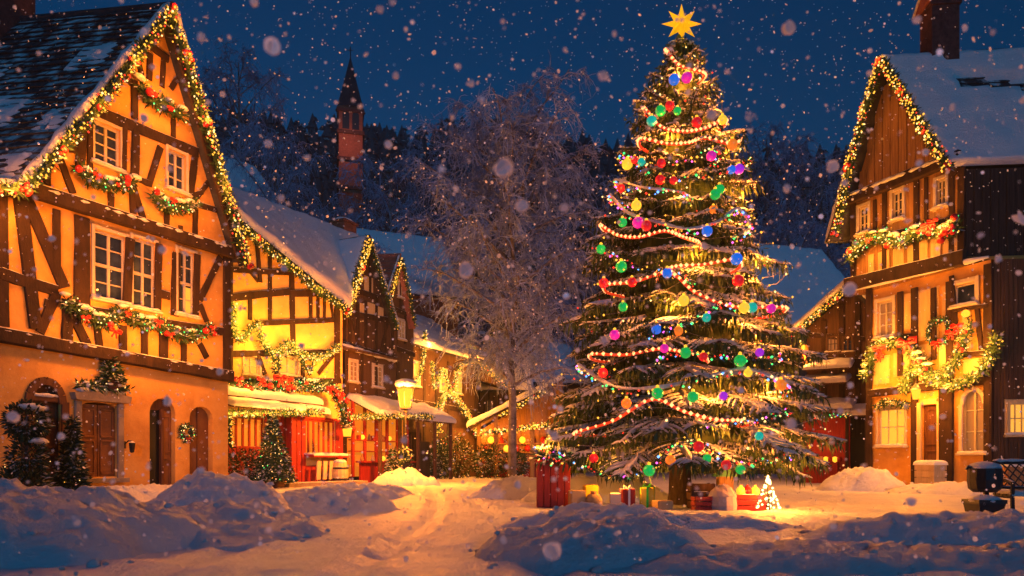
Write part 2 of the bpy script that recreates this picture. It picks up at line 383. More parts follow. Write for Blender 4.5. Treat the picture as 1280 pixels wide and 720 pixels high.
def slope(foot, apex, D, t, s, lift=0.0):
    f, a = V((foot[0], 0, foot[1])), V((apex[0], 0, apex[1])); e = (a - f); n = e.cross(D)
    if n.z < 0: n = -n
    n.normalize(); return f + e * s + D * t + n * lift
def tile_side(mb, foot, apex, D, t0, t1, rows, nt, th=.06, jit=.02):
    for k in range(rows):
        s0, s1 = k / rows, min(1.0, (k + 1.3) / rows); prev = None
        for j in range(nt):
            a = t0 + (t1 - t0) * j / nt; b = t0 + (t1 - t0) * (j + 1) / nt - .012; l = rnd.uniform(-jit, jit) * .5; ds = rnd.uniform(-.12, .12) / rows if k else 0
            mb.hexa([slope(foot, apex, D, a, s0 + ds, .01), slope(foot, apex, D, b, s0 + ds, .01), slope(foot, apex, D, b, s1, -.03), slope(foot, apex, D, a, s1, -.03),
                     slope(foot, apex, D, a, s0 + ds, th + .03 + l), slope(foot, apex, D, b, s0 + ds, th + .03 + l * .6), slope(foot, apex, D, b, s1, .02), slope(foot, apex, D, a, s1, .02)])
    mb.hexa([slope(foot, apex, D, t0, 0, -.14), slope(foot, apex, D, t1, 0, -.14), slope(foot, apex, D, t1, 1, -.14), slope(foot, apex, D, t0, 1, -.14),
             slope(foot, apex, D, t0, 0, .0), slope(foot, apex, D, t1, 0, .0), slope(foot, apex, D, t1, 1, .0), slope(foot, apex, D, t0, 1, .0)])
def grid_snow(mb, P, N, nu, nv, lu, lv, th, amp=.05, seed=0.0, lip=.16, fn=None, fr=1.3):
    # snow lying on the patch P(u,v) (normal N); lu, lv its size in metres; edges rounded over 'lip'
    def cuts(n, l):
        e = [0, .15 * lip / l, .5 * lip / l, lip / l]; a = e + [lip / l + (1 - 2 * lip / l) * i / n for i in range(1, n)] + [1 - q for q in e[::-1]]; return a
    U, W = cuts(nu, lu), cuts(nv, lv); b = len(mb.v)
    for v in W:
        for u in U:
            d = min(min(u, 1 - u) * lu, min(v, 1 - v) * lv); k = math.sqrt(max(0, 1 - (1 - min(1, d / lip)) ** 2)); p = V(P(u, v))
            h = th * k + amp * k * noise.fractal(p * fr + V((seed, seed, 0)), 1, 2, 4) + (fn(u, v, p) if fn else 0) * k
            mb.v.append(p + N * (h - .01 if k else -.03))
    nU = len(U)
    for j in range(len(W) - 1):
        for i in range(nU - 1): q = b + j * nU + i; mb.f.append((q, q + 1, q + nU + 1, q + nU)); mb.m.append(mb.mi)
def quad_snow(mb, a, b, c, d, th, nu=30, nv=16, amp=.05, seed=0.0, lip=.16, fn=None, fr=1.3):
    a, b, c, d = V(a), V(b), V(c), V(d); n = (b - a).cross(d - a); n = n if n.z > 0 else -n; n.normalize()
    grid_snow(mb, lambda u, v: a.lerp(b, u).lerp(d.lerp(c, u), v), n, nu, nv, (b - a).length, (d - a).length, th, amp, seed, lip, fn, fr)
def snow_roll(mb, p, q, r, n=30, jit=.3, flat=.8):
    p, q = V(p), V(q); mb.tube([p.lerp(q, i / n) + V((0, 0, rnd.uniform(-.1, .1) * r)) for i in range(n + 1)], [r * .4] + [r * (1 + rnd.uniform(-jit, jit)) for _ in range(n - 1)] + [r * .4], 8, True, flat)
def gable_house_roof(T, apex, lf, rf, D, t0, t1, rows=20, nt=30, tile=TILE, snow=.2, left=True, right=True, fn=None, seed=1.0, amp=.05, verge=.1):
    m = MB()
    if left: tile_side(m, lf, apex, D, t0, t1, rows, nt)
    if right: tile_side(m, rf, apex, D, t0, t1, rows, nt)
    m.tube([V((apex[0], 0, apex[1])) + D * (t0 + (t1 - t0) * i / 24) + V((0, 0, .05)) for i in range(25)], .11, 8)
    ro = T.part('roof', m, tile)
    k = MB()
    if snow:
        for f, ok in ((lf, left), (rf, right)):
            if ok:
                a, b, c, d = slope(f, apex, D, t0 - .04, -.01, .09), slope(f, apex, D, t1, -.01, .09), slope(f, apex, D, t1, 1.0, .09), slope(f, apex, D, t0 - .04, 1.0, .09)
                quad_snow(k, a, b, c, d, snow, 40, 26, amp, seed, .14, fn)
    if verge:
        for f in (lf, rf): snow_roll(k, slope(f, apex, D, t0 + .06, 0, .12), slope(f, apex, D, t0 + .06, 1, .12), verge)
    T.part('roof_snow', k, SNOW, ro, True); return ro
def box_house(T, outline, L, wallmat, y0=0.0):
    m = MB(); m.prism(outline, y0, L); return T.part('wall', m, wallmat)
def wreath(label, F, p, R, r=.06, cat='wreath', bow=True, group=None, n=14, tilt=0):
    T = Thing('wreath', label, cat, F, p, group); P = [V((p[0] + R * math.cos(2 * math.pi * i / n), p[1], p[2] + R * math.sin(2 * math.pi * i / n))) for i in range(n + 1)]
    g = MB(); add_sprigs(g, P, r, 170, .13, .02); g.tube(P, r * .5, 6, False); T.part('greenery', g, GREEN); b = MB(); add_bulbs(b, P, r, 22, .02, MIXES['cool'][1]); T.part('light_string', b, MIXES['cool'][0])
    if bow: add_bow(T, (p[0], p[1] - r, p[2] - R * .9), R * .5)
    return T
def leafy_blob(mb, c, rx, rz, n, ll=.14, w=.02, shape='ball'):
    c = V(c)
    for _ in range(n):
        if shape == 'ball': o = rv(); p = c + V((o.x * rx, o.y * rx, o.z * rz)) * rnd.uniform(.55, 1.05)
        else:                                        # cone, base at c, height rz
            t = rnd.random() ** 1.6; a = rnd.uniform(0, 6.283); rr = rx * (1 - t) * rnd.uniform(.5, 1.1) + .03; o = V((math.cos(a), math.sin(a), rnd.uniform(-.3, .4))); p = c + V((math.cos(a) * rr, math.sin(a) * rr, rz * t))
        mb.card(p, (o + rv(.5) + V((0, 0, -.1))).normalized() * ll * rnd.uniform(.6, 1.3), w * rnd.uniform(.7, 1.4))
def small_fir(label, F, p, h, r, mix='warm', nb=60, pot=True, name='small_fir', group=None, dens=900, bs=.026, light=0, leaf=None):
    T = Thing(name, label, 'fir tree', F, p, group); p = V(p); z0 = .28 if pot else .1
    t = MB(); t.lathe([(.05, 0), (.045, h * .5), (.012, h)], p + UP * .1, 6); T.part('trunk', t, BARK)
    g = MB(); leafy_blob(g, p + UP * z0, r, h - z0, int(dens * h), .17, .03, 'cone'); g.lathe([(r * .75, z0 + .05), (r * .5, z0 + h * .3), (.04, h * .92)], p, 8); T.part('crown', g, leaf or GREEN)
    if nb:
        b = MB()
        for _ in range(nb):
            tt = rnd.random() ** 1.4; a = rnd.uniform(0, 6.283); rr = r * (1 - tt) * 1.02 + .03; b.mi = rnd.choices(range(len(MIXES[mix][1])), MIXES[mix][1])[0]; b.octa(p + V((math.cos(a) * rr, math.sin(a) * rr, z0 + (h - z0) * tt)), bs)
        T.part('light_string', b, MIXES[mix][0])
    if pot: q = MB(); q.lathe([(.16, 0), (.22, .3), (.24, .3), (.24, .36), (.2, .36)], p, 10); T.part('pot', q, BRICKD)
    if light: lamp(F.w(p + V((0, -r - .5, h * .5))), light)
    return T
def snow_shrub(label, p, r, h, n=900, group=None, nb=0):
    T = Thing('shrub', label, 'shrub', W0, p, group); p = V(p); g = MB()
    for k in range(5):
        a = rnd.uniform(0, 6.28); leafy_blob(g, p + V((math.cos(a) * r * .4, math.sin(a) * r * .3, h * rnd.uniform(.35, .6))), r * .65, h * .5, n // 5, .2, .035)
    T.part('foliage', g, GREEN); s = MB()
    for k in range(4): s.tube([p, p + V((rnd.uniform(-.3, .3) * r, rnd.uniform(-.3, .3) * r, h * .6))], [.05, .02], 5)
    T.part('stem', s, BARK)
    if nb:
        b = MB()
        for _ in range(nb): o = rv(); b.mi = rnd.choices(range(3), MIXES['warm'][1])[0]; b.octa(p + V((o.x * r, o.y * r, h * .5 + o.z * h * .5)), .03)
        T.part('light_string', b, MIXES['warm'][0])
    return T
# ================================================================== LEFT HOUSE
LK.update(col=(1, .27, .028), k=1.6)
F1 = Frame((-11.83, 17.45), (.435, .9)); L1 = 9.0
D1 = F1.ld((-.99, .14)); D1.normalize()
T1 = Thing('half_timbered_house', 'tall ochre half-timbered house with a steep light-trimmed gable and arched ground floor doors', 'house', F1, (0, 0, 0))
wx = F1.at(285, 500).x
apx = F1.at(212, 16); fr = F1.at(297, 318); fl = F1.at(30, 230)
pr = F1.at(305, 326, .4); pl = F1.at(24, 234, .4); pa = F1.at(212, 6, .4)
R1 = [F1.rect(118, 156, 150, 208), F1.rect(210, 190, 232, 239), F1.rect(118, 291, 157, 376), F1.rect(166, 300, 194, 386), F1.rect(222, 314, 243, 394)]
d1, sh, d2, d3 = F1.rect(35, 476, 78, 604), F1.rect(101, 503, 146, 596), F1.rect(187, 498, 219, 617), F1.rect(237, 508, 266, 592)
d1 = (d1[0], .05, d1[2], d1[3]); d2 = (d2[0], -.1, d2[2], d2[3])
A1, AS, A2, A3 = arch(*d1, .55), arch(*sh, .14), arch(*d2, .42), arch(*d3, .36)
m = MB(); wl = fl.z
XW = -2.4
m.holed([(XW, -.4), (wx, -.4), (wx, fr.z), (apx.x, apx.z), (0, wl), (XW, wl - .7)], [rpoly(*r) for r in R1] + [A1, AS, A2, A3], 0.0, .22)
back = [V((wx, 0, 0)) + D1 * L1, V((XW, 0, 0)) + D1 * L1]
m.face([(XW, 0, -.4), (XW, 0, wl - .7), back[1] + V((0, 0, wl - .7)), back[1] + V((0, 0, -.4))])
m.face([(wx, 0, -.4), back[0] + V((0, 0, -.4)), back[0] + V((0, 0, fr.z)), (wx, 0, fr.z)])
m.face([back[1] + V((0, 0, -.4)), back[0] + V((0, 0, -.4)), back[0] + V((0, 0, fr.z)), V((apx.x, 0, apx.z)) + D1 * L1, back[1] + V((0, 0, wl))])
T1.part('wall', m, PLASTER)
t = MB()
timbers(t, F1, [(118, 138, 247, 191, .30), (155, 98, 226, 146, .2), (184, 55, 210, 74, .24),
 (167, 100, 168, 149, .2), (169, 163, 168, 222, .24), (243, 196, 238, 246, .22), (216, 149, 216, 171, .16), (200, 184, 185, 232, .2), (104, 150, 99, 213, .24),
 (138, 240, 138, 266, .18), (208, 262, 208, 289, .18), (244, 262, 243, 298, .18), (166, 233, 181, 282, .2), (164, 222, 166, 275, .18), (58, 204, 58, 231, .18), (73, 195, 91, 242, .2), (82, 184, 105, 191, .2), (40, 212, 47, 232, .15),
 (168, 222, 187, 230, .18), (238, 246, 252, 240, .16), (248, 256, 275, 264, .18), (260, 228, 246, 246, .16), (225, 282, 226, 290, .14),
 (187, 67, 186, 100, .18), (171, 73, 178, 100, .16), (204, 73, 202, 109, .16), (213, 111, 221, 98, .15), (112, 144, 112, 213, .16), (155, 155, 154, 214, .16),
 (24, 245, 44, 411, .3), (33, 247, 80, 360, .3), (70, 262, 70, 345, .2), (102, 271, 102, 392, .42), (162, 298, 158, 380, .26), (198, 305, 196, 387, .22), (220, 316, 218, 395, .28), (246, 318, 244, 396, .22), (275, 322, 249, 375, .2), (249, 380, 258, 402, .18), (283, 322, 283, 465, .3),
 (2, 243, 4, 408, .24), (-22, 240, -20, 408, .26), (-50, 322, 0, 342, .28), (-45, 240, -22, 330, .22), (84, 375, 83, 428, .28), (91, 395, 109, 433, .26), (153, 407, 153, 438, .24), (180, 409, 180, 444, .2), (204, 415, 204, 447, .28), (229, 428, 229, 453, .2), (249, 429, 258, 447, .2), (71, 364, 49, 416, .24), (120, 402, 124, 436, .2),
 (0, 342, 71, 364, .3), (200, 367, 211, 370, .24), (55, 378, 63, 381, .22), (108, 388, 280, 415, .24)])
c = F1.at(0, 240)
for (a, b, w, d) in (((30, 236), (296, 319), .36, .2), ((-60, 236), (26, 238), .32, .2), ((-60, 409), (286, 471), .34, .24)):
    p, q = F1.at(*a), F1.at(*b); t.bar((p.x, -.003, p.z), (q.x, -.003, q.z), w, d, (0, -1, 0), 10, .06)
for f in (pl, pr): t.bar((f.x, -.32, f.z - .15), (pa.x, -.32, pa.z - .2), .34, .07, (0, -1, 0), 6, .03)
# side wall timbers
for s, h0, h1 in ((.15, 4.1, wl), (1.6, 4.1, wl), (3.2, 4.1, wl), (5, 4.1, wl)):
    b = V((XW, 0, 0)) + D1 * s; n = D1.cross(UP) * -1
    t.bar(b + V((0, 0, h0)), b + V((0, 0, h1)), .26, .05, D1.cross(UP) if D1.cross(UP).x < 0 else n, 3, .08)
T1.part('timber_frame', t, TIMBER)
s = MB()
for (a, b, r) in (((30, 231), (296, 313), .085), ((-60, 403), (286, 466), .1)):
    p, q = F1.at(*a, .12), F1.at(*b, .12); snow_roll(s, (p.x, -.13, p.z + .02), (q.x, -.13, q.z + .02), r, 60, .45, .55)
T1.part('ledge_snow', s, SNOW, smooth=True)
for i, (r, nx, nz, mid) in enumerate(zip(R1, (2, 2, 2, 2, 2), (4, 3, 4, 4, 4), (0, 0, 2, 2, 2))):
    o = window(T1, *r, nx, nz, .1, GLASS, WHITEP, .09, True, True, mid)
    if i == 4:
        x0, z0, x1, z1 = r; p = MB(); p.face([((x0 + x1) / 2, .1025, z0 + .1), (x1 - .06, .1025, z0 + .1), (x1 - .06, .1025, (z0 + z1) / 2 - .1), ((x0 + x1) / 2, .1025, (z0 + z1) / 2 - .1)]); T1.part('lit_pane', p, WARMPANE, o)
gable_house_roof(T1, (pa.x, pa.z), (pl.x, pl.z), (pr.x, pr.z), D1, -.42, L1, 30, 34, TILE, 0, verge=.13)
# low side roof over the left bay, and patches of snow lying on the tiles
k = MB(); tile_side(k, (XW - .5, wl - .85), (pl.x + .35, pl.z + .12), D1, -.3, L1, 6, 34); T1.part('side_roof', k, TILE); k = MB(); quad_snow(k, slope((XW - .5, wl - .85), (pl.x + .35, pl.z + .12), D1, -.3, .02, .08), slope((XW - .5, wl - .85), (pl.x + .35, pl.z + .12), D1, L1, .02, .08), slope((XW - .5, wl - .85), (pl.x + .35, pl.z + .12), D1, L1, .9, .08), slope((XW - .5, wl - .85), (pl.x + .35, pl.z + .12), D1, -.3, .9, .08), .12, 30, 8, .05, 3)
for (t0, s0, tl, sl) in ((.1, .02, 3.4, .16), (1.6, .3, 1.6, .2), (4.2, .12, 3.6, .2), (.3, .62, 1.1, .16), (3.2, .6, 2.2, .1), (5.2, .45, 2.4, .14), (.0, .28, .8, .2)):
    ff, aa = (pl.x, pl.z), (pa.x, pa.z)
    quad_snow(k, slope(ff, aa, D1, t0, s0, .07), slope(ff, aa, D1, t0 + tl, s0, .07), slope(ff, aa, D1, t0 + tl, s0 + sl, .07), slope(ff, aa, D1, t0, s0 + sl, .07), .02, 24, 12, .11, t0, .5, None, 1.6)
T1.part('roof_snow', k, SNOW, smooth=True)
q = V((pa.x, 0, pa.z)) + D1 * 4.9
ch = MB(); ch.box(q + V((0, 0, .2)), (1.0, .9, 2.6)); ch.box(q + V((0, 0, 1.55)), (1.2, 1.1, .16)); co = T1.part('chimney', ch, BRICKD); cs = MB(); cs.ball(q + V((0, 0, 1.66)), .62, 12, 6, (1, .9, .3), .08); T1.part('chimney_snow', cs, SNOW, co, True)
# doors
def door_leaf(T, x0, z0, x1, z1, y, mt=DOORWOOD, panels=((.08, .46), (.54, .94)), handle=True, xs=None, lab=None):
    b = MB(); b.box(((x0 + x1) / 2, y + .03, (z0 + z1) / 2), (x1 - x0, .06, z1 - z0)); h = z1 - z0; w = x1 - x0
    for a, c in panels:
        xa, xb, za, zb = x0 + w * .16, x1 - w * .16, z0 + h * a, z0 + h * c
        b.bar((xa, y, za), (xb, y, za), .05, .03); b.bar((xa, y, zb), (xb, y, zb), .05, .03); b.bar((xa, y, za + .025), (xa, y, zb - .025), .05, .028); b.bar((xb, y, za + .025), (xb, y, zb - .025), .05, .028)
    o = T.part('door', b, mt)
    if handle: hb = MB(); hx = xs if xs is not None else x1 - w * .1; hb.tube([(hx, y, z0 + 1.0), (hx, y - .07, z0 + 1.0), (hx - .1, y - .075, z0 + 1.0)], .016, 6); T.part('handle', hb, IRON, o)
    return o
x0, z0, x1, z1 = d1; mx = (x0 + x1) / 2; zt = z1 - .5
door_leaf(T1, x0, z0, mx - .01, zt, .16, xs=mx - .1); door_leaf(T1, mx + .01, z0, x1, zt, .16, handle=False)
f = MB(); f.bar((x0, .1, zt + .05), (x1, .1, zt + .05), .14, .12); f.prism([(a, b) for a, b in arch(x0, zt, x1, z1, .45)], .15, .21)
for a, b in zip(A1[2:], A1[3:]): f.bar((a[0], -.004, a[1]), (b[0], -.004, b[1]), .2, .05)
f.bar((x0 - .06, -.004, z0), (x0 - .06, -.004, z1 - .5), .2, .047); f.bar((x1 + .06, -.004, z0), (x1 + .06, -.004, z1 - .5), .2, .047); T1.part('door_surround', f, DOORWOOD)
sb = MB(); snow_roll(sb, (x0 + .05, .0, zt + .14), (x1 - .05, .0, zt + .14), .06, 10); T1.part('lintel_snow', sb, SNOW, smooth=True)
# double shutters
x0, z0, x1, z1 = sh; mx = (x0 + x1) / 2
for a, b in ((x0, mx - .012), (mx + .012, x1)):
    o = door_leaf(T1, a, z0, b, z1 - .06, .08, SHUTTER, ((.05, .5), (.56, .93)), False); o.name = 'shutter'
f = MB(); f.bar((x0 - .09, -.004, z0 - .1), (x0 - .09, -.004, z1), .18, .07); f.bar((x1 + .09, -.004, z0 - .1), (x1 + .09, -.004, z1), .18, .07)
f.prism([(x0 - .25, z1 + .02), (x1 + .25, z1 + .02), (x1 + .3, z1 + .2), (mx, z1 + .3), (x0 - .3, z1 + .2)], -.22, .0); f.box((mx, -.09, z0 - .1), (x1 - x0 + .5, .2, .12)); T1.part('shutter_frame', f, STONE)
sb = MB(); snow_roll(sb, (x0 - .2, -.12, z1 + .28), (x1 + .2, -.12, z1 + .3), .08, 12); T1.part('lintel_snow', sb, SNOW, smooth=True)
SHX, SHZ = mx, z1 + .3
x0, z0, x1, z1 = d2; w = x1 - x0
b = MB(); b.prism([(a, c) for a, c in arch(x0, z0, x0 + w * .6, z1, .3)], .19, .22); T1.part('doorway_shade', b, PLAINBLACK)  # black panel standing in for the shade inside the open doorway
o = door_leaf(T1, x0 + w * .56, z0, x1, z1 - .35, .17, SHUTTER, ((.08, .46), (.54, .94)), True, x0 + w * .62)
b = MB(); b.prism(rpoly(x0, z1 - .34, x1, z1), .16, .21); b.bar((x0 + w * .56, .16, z0), (x0 + w * .56, .16, z1 - .3), .1, .1); T1.part('door_frame', b, DOORWOOD)
x0, z0, x1, z1 = d3
b = MB(); b.prism(arch(x0, z0, x1, z1, .36), .2, .22); T1.part('niche_panel', b, SHUTTER); b = MB(); b.bar(((x0 + x1) / 2, .2, z0), ((x0 + x1) / 2, .2, z1 - .05), .05, .03); T1.part('mullion', b, DOORWOOD)
# decorations on it
garland('thick lit garland climbing the left slope of the ochre house gable', F1, [(30, 238), (75, 188), (120, 135), (165, 78), (212, 14)], .5, .17, 130, 34, .03, 'warm', balls=10, light=(1.9, 34), loff=.25, smooth=False)
garland('thick lit garland running down the right slope of the ochre house gable', F1, [(212, 12), (232, 72), (256, 150), (280, 232), (308, 330)], .5, .19, 140, 44, .034, 'warm', balls=14, light=(1.9, 38), loff=.25, smooth=False)
garland('short garland swag with red bows under the topmost gable opening of the ochre house', F1, [(175, 106), (186, 122), (206, 132), (226, 144)], .16, .25, 200, 20, .024, 'cool', [(190, 118, .10), (213, 135, .10)], 3, light=(1.0, 7), loff=.9, snow=.35)
garland('garland swag under the larger attic window of the ochre house', F1, [(97, 207), (112, 222), (138, 232), (167, 229)], .2, .22, 190, 24, .024, 'cool', [(122, 219, .13), (148, 230, .08)], 3, light=(1.1, 7), loff=.9, snow=.3)
garland('garland swag under the smaller attic window of the ochre house', F1, [(191, 243), (208, 258), (228, 259), (246, 255)], .2, .22, 190, 24, .024, 'cool', [(217, 250, .12)], 2, light=(1.1, 7), loff=.9, snow=.3)
garland('long wavy garland with red bows below the first floor windows of the ochre house', F1, [(82, 377), (107, 394), (133, 403), (151, 390), (178, 405), (196, 402), (214, 415), (240, 420), (264, 410)], .2, .22, 200, 24, .024, 'cool', [(107, 397, .13), (144, 414, .17), (160, 392, .10), (198, 402, .15), (213, 418, .12), (266, 409, .11)], 4, light=(1.3, 9), loff=.9, snow=.35)
garland('short garland under the left eave of the ochre house', F1, [(-25, 238), (5, 236), (28, 238)], .5, .14, 120, 20, .028, 'warm', balls=4, light=(1.2, 18))
q = F1.at(231, 541); lamp(F1.w((q.x, -1.3, q.z - .3)), 16); lamp(F1.w((SHX, -1.2, SHZ + .5)), 14); wreath('little lit wreath on the ochre wall between the two right-hand arched doors', F1, (q.x, -.08, q.z), .2, .07)  # two lamps added out from the wall to brighten the ground floor
q = F1.at(130, 470); small_fir('small dark potted fir standing on the lintel above the brown shutters', F1, (SHX + .25, -.12, SHZ), .95, .26, 'cool', 14, True, dens=700, bs=.02)
g = garland('little frosted fir garland lying along the lintel above the brown shutters', F1, [(SHX - .7, -.16, SHZ + .08), (SHX, -.18, SHZ + .1), (SHX + .75, -.16, SHZ + .08)], 0, .12, 160, 12, .02, 'cool', local=True, snow=.4)
# wall lantern
q = F1.at(155, 556); Tl = Thing('wall_lantern', 'small unlit black iron lantern on the wall beside the brown shutters', 'lantern', F1, (q.x, 0, q.z)); b = MB(); b.tube([(q.x, 0, q.z), (q.x, -.2, q.z + .12), (q.x, -.32, q.z + .1)], .018, 6); b.box((q.x, -.01, q.z), (.08, .03, .2)); Tl.part('bracket', b, IRON)
b = MB(); b.lathe([(.02, .1), (.09, .05), (.085, -.0), (.06, -.2), (.03, -.22)], (q.x, -.33, q.z), 6); Tl.part('lamp_body', b, IRON)
# topiary and slim fir in front
b = V((F1.at(34, 606, 1.0).x, -1.0, 0)); Tt = Thing('topiary', 'dark ball-topped topiary with snow beside the left arched door', 'shrub', F1, b)
g = MB(); leafy_blob(g, b + V((0, 0, 1.95)), .42, .42, 1500, .13, .022); leafy_blob(g, b + V((0, 0, 1.1)), .36, .6, 1200, .13, .022); leafy_blob(g, b + V((-.1, 0, .35)), .62, .6, 1500, .14, .024); Tt.part('foliage', g, DGREEN)
g = MB(); g.tube([b, b + V((0, 0, 2.3))], .05, 6); Tt.part('stem', g, BARK); g = MB(); g.ball(b + V((.05, -.1, 2.27)), .24, 10, 6, (1.2, 1, .4), .2); Tt.part('snow_cover', g, SNOW, smooth=True); g = MB(); g.ball(b + V((.12, -.22, 1.5)), .18, 10, 6, (1.2, 1, .4), .2); Tt.part('snow_cover', g, SNOW, smooth=True)
g = MB()
for _ in range(12): o = rv(); g.mi = 0; g.octa(b + V((o.x * .5, o.y * .5, 1.1 + o.z * 1.2)), .013)
Tt.part('light_string', g, BULBW)
b = F1.at(90, 600, .5); small_fir('slim frosted fir between the left arched door and the brown shutters', F1, (b.x, -.5, .1), 2.0, .28, 'cool', 8, True, dens=700, bs=.014, leaf=DGREEN)
# ================================================================== YELLOW HOUSE with shop
LK.update(col=(1, .385, .04), k=.62)
S = (.435, .9)
F2 = Frame((-9.8, 30.0), S); IN = V((0, 1, 0))
T2 = Thing('half_timbered_shop', 'bright yellow half-timbered house with a red lit shop front below a snowy roof', 'house', F2, (0, 0, 0))
yl, yr = F2.at(268, 500).x, F2.at(428, 500).x
ya, yb = F2.at(268, 250), F2.at(430, 380)
R = [F2.rect(350, 447, 372, 468), F2.rect(305, 446, 324, 468)]
SHOPZ = F2.at(360, 520).z
op = [F2.rect(289, 521, 330, 560), F2.rect(381, 525, 419, 568)]
m = MB(); m.holed([(yl, -.3), (yr, -.3), (yr, yb.z), (yl, ya.z)], [rpoly(*r) for r in R] + [rpoly(*r) for r in op], 0, .2)
dp = 7.0
m.face([(yl, 0, -.3), (yl, 0, ya.z), (yl, dp, ya.z), (yl, dp, -.3)]); m.face([(yr, 0, -.3), (yr, dp, -.3), (yr, dp, yb.z), (yr, 0, yb.z)]); m.face([(yl, dp, -.3), (yl, dp, ya.z), (yr, dp, yb.z), (yr, dp, -.3)])
T2.part('wall', m, PLASTER2)
t = MB()
timbers(t, F2, [(286, 372, 365, 364, .3), (362, 367, 428, 366, .3), (320, 404, 418, 400, .22), (301, 338, 361, 341, .22), (270, 335, 302, 338, .22),
  (364, 330, 366, 433, .3), (337, 306, 337, 402, .2), (321, 305, 325, 353, .2), (305, 285, 305, 330, .18), (312, 373, 312, 400, .2), (388, 352, 388, 402, .22), (397, 362, 397, 400, .2), (405, 366, 405, 400, .18), (286, 262, 286, 478, .34), (421, 378, 421, 478, .4),
  (397, 467, 416, 444, .22), (331, 468, 322, 444, .22), (286, 442, 424, 440, .26), (345, 442, 345, 478, .2), (378, 442, 378, 478, .2), (286, 478, 426, 476, .26), (305, 330, 322, 352, .15), (412, 372, 416, 398, .16)])
T2.part('timber_frame', t, TIMBER)
for r in R: window(T2, *r, 2, 2, .1, WARMPANE, WHITEP, .1, True, False)
# roof: long snowy slope above the facade, falling away behind
ra, rb = F2.at(288, 243, -3.2), F2.at(457, 300, -3.2); ra.y = rb.y = 3.2
ea, eb = V((ya.x, -.45, F2.at(268, 250, .45).z)), V((F2.at(437, 385, .45).x, -.45, F2.at(437, 385, .45).z))
ra = V((ea.x + .2, 3.2, ra.z)); s = MB()
m = MB()
for dz in (-.03, -.16): m.sheet(lambda u, v: ea.lerp(eb, u).lerp(ra.lerp(rb, u), v) + UP * dz, 16, 10)
b1, b2 = V((ra.x, 8, ra.z - 4.5)), V((rb.x, 8, rb.z - 4.5)); m.hexa([ra - UP * .121, rb - UP * .121, b2 - UP * .12, b1 - UP * .12, ra + UP * .001, rb + UP * .001, b2, b1])
m.face([(yr, .0, yb.z - .2), (yr, 7, yb.z - .2), (rb.x, 6.8, rb.z - 4), (rb.x, 3.2, rb.z - .1)])
ro = T2.part('roof', m, TILE); quad_snow(s, ea + UP * .0, eb, rb, ra, .28, 50, 26, .07, 2.0, .2); quad_snow(s, ra, rb, b2, b1, .28, 24, 16, .05, 3.0, .2); T2.part('roof_snow', s, SNOW, ro, True)
q = F2.at(437, 300, -3.0); ch = MB(); ch.box((q.x, 3.4, q.z - .1), (1.05, .9, 2.2)); ch.box((q.x, 3.4, q.z + .95), (1.2, 1.05, .14)); ch.lathe([(.14, 0), (.12, .3)], (q.x, 3.4, q.z + 1.05), 8); co = T2.part('chimney', ch, BRICK)
cs = MB(); cs.ball((q.x, 3.4, q.z + 1.05), .62, 12, 6, (1, .85, .32), .08); T2.part('chimney_snow', cs, SNOW, co, True)
# two-tier snowy canopy above the shop
c = MB(); cs = MB(); cl, cr = F2.at(284, 500, .8).x, F2.at(404, 500, .8).x
for py, o0, o1 in ((497, .1, .75), (509, .3, 1.15)):
    zc = F2.at(345, py + 3, o1).z; c.hexa([V((cl, -o1, zc - .05)), V((cr, -o1, zc - .05)), V((cr, 0, zc + .2)), V((cl, 0, zc + .2)), V((cl, -o1, zc + .03)), V((cr, -o1, zc + .03)), V((cr, 0, zc + .28)), V((cl, 0, zc + .28))])
    quad_snow(cs, (cl - .05, -o1 - .05, zc + .03), (cr + .05, -o1 - .05, zc + .03), (cr + .05, -o0, zc + .25), (cl - .05, -o0, zc + .25), .24, 30, 6, .06, py, .15)
co = T2.part('shop_canopy', c, DARKWOOD); T2.part('canopy_snow', cs, SNOW, co, True)
# shop front: red boards, lit openings, door
b = MB(); zg = .0
def vboard(x0, x1, z0, z1, n, y=-.002, d=.05):
    for i in range(n): xx = x0 + (x1 - x0) * (i + .5) / n; b.bar((xx, y, z0), (xx, y, z1), (x1 - x0) / n * .93, d + rnd.uniform(0, .015))
xa, xb, xc, xd, xe = yl, F2.at(331, 560).x, F2.at(362, 560).x, F2.at(380, 560).x, F2.at(420, 560).x
vboard(xa, op[0][0], 0, SHOPZ, 10); vboard(op[0][0], op[0][2], 0, op[0][1], 8); vboard(op[0][2], xc - .06, 0, SHOPZ, 6); vboard(op[1][0], op[1][2], 0, op[1][1] - .5, 6); vboard(xe, yr, 0, SHOPZ, 2)
T2.part('shop_boards', b, REDPAINT)
d = MB(); b = d; vboard(xc, xd, 0, SHOPZ, 3, -.06, .06); T2.part('shop_door', d, REDPAINT)
for r, nx in zip(op, (5, 6)): window(T2, *r, nx, 1, .12, ORANGEPANE, REDPAINT, .12, False, False, bars=.12)
b = MB(); b.box(((op[1][0] + op[1][2]) / 2, -.3, op[1][1] - .08), (op[1][2] - op[1][0] + .3, .7, .1)); co = T2.part('counter', b, REDPAINT)
b = MB(); quad_snow(b, (op[1][0] - .15, -.66, op[1][1] - .03), (op[1][2] + .15, -.66, op[1][1] - .03), (op[1][2] + .15, -.1, op[1][1] - .03), (op[1][0] - .15, -.1, op[1][1] - .03), .1, 12, 5, .03, 5, .08); T2.part('counter_snow', b, SNOW, co, True)
b = MB(); n = 5
for i in range(n): xx = op[1][0] + (op[1][2] - op[1][0]) * (i + .5) / n; b.prism([(xx - .14, .25), (xx + .1, .25), (xx + .16, op[1][1] - .3), (xx - .1, op[1][1] - .3)], -.62, -.57)
T2.part('counter_slats', b, PALE, co)
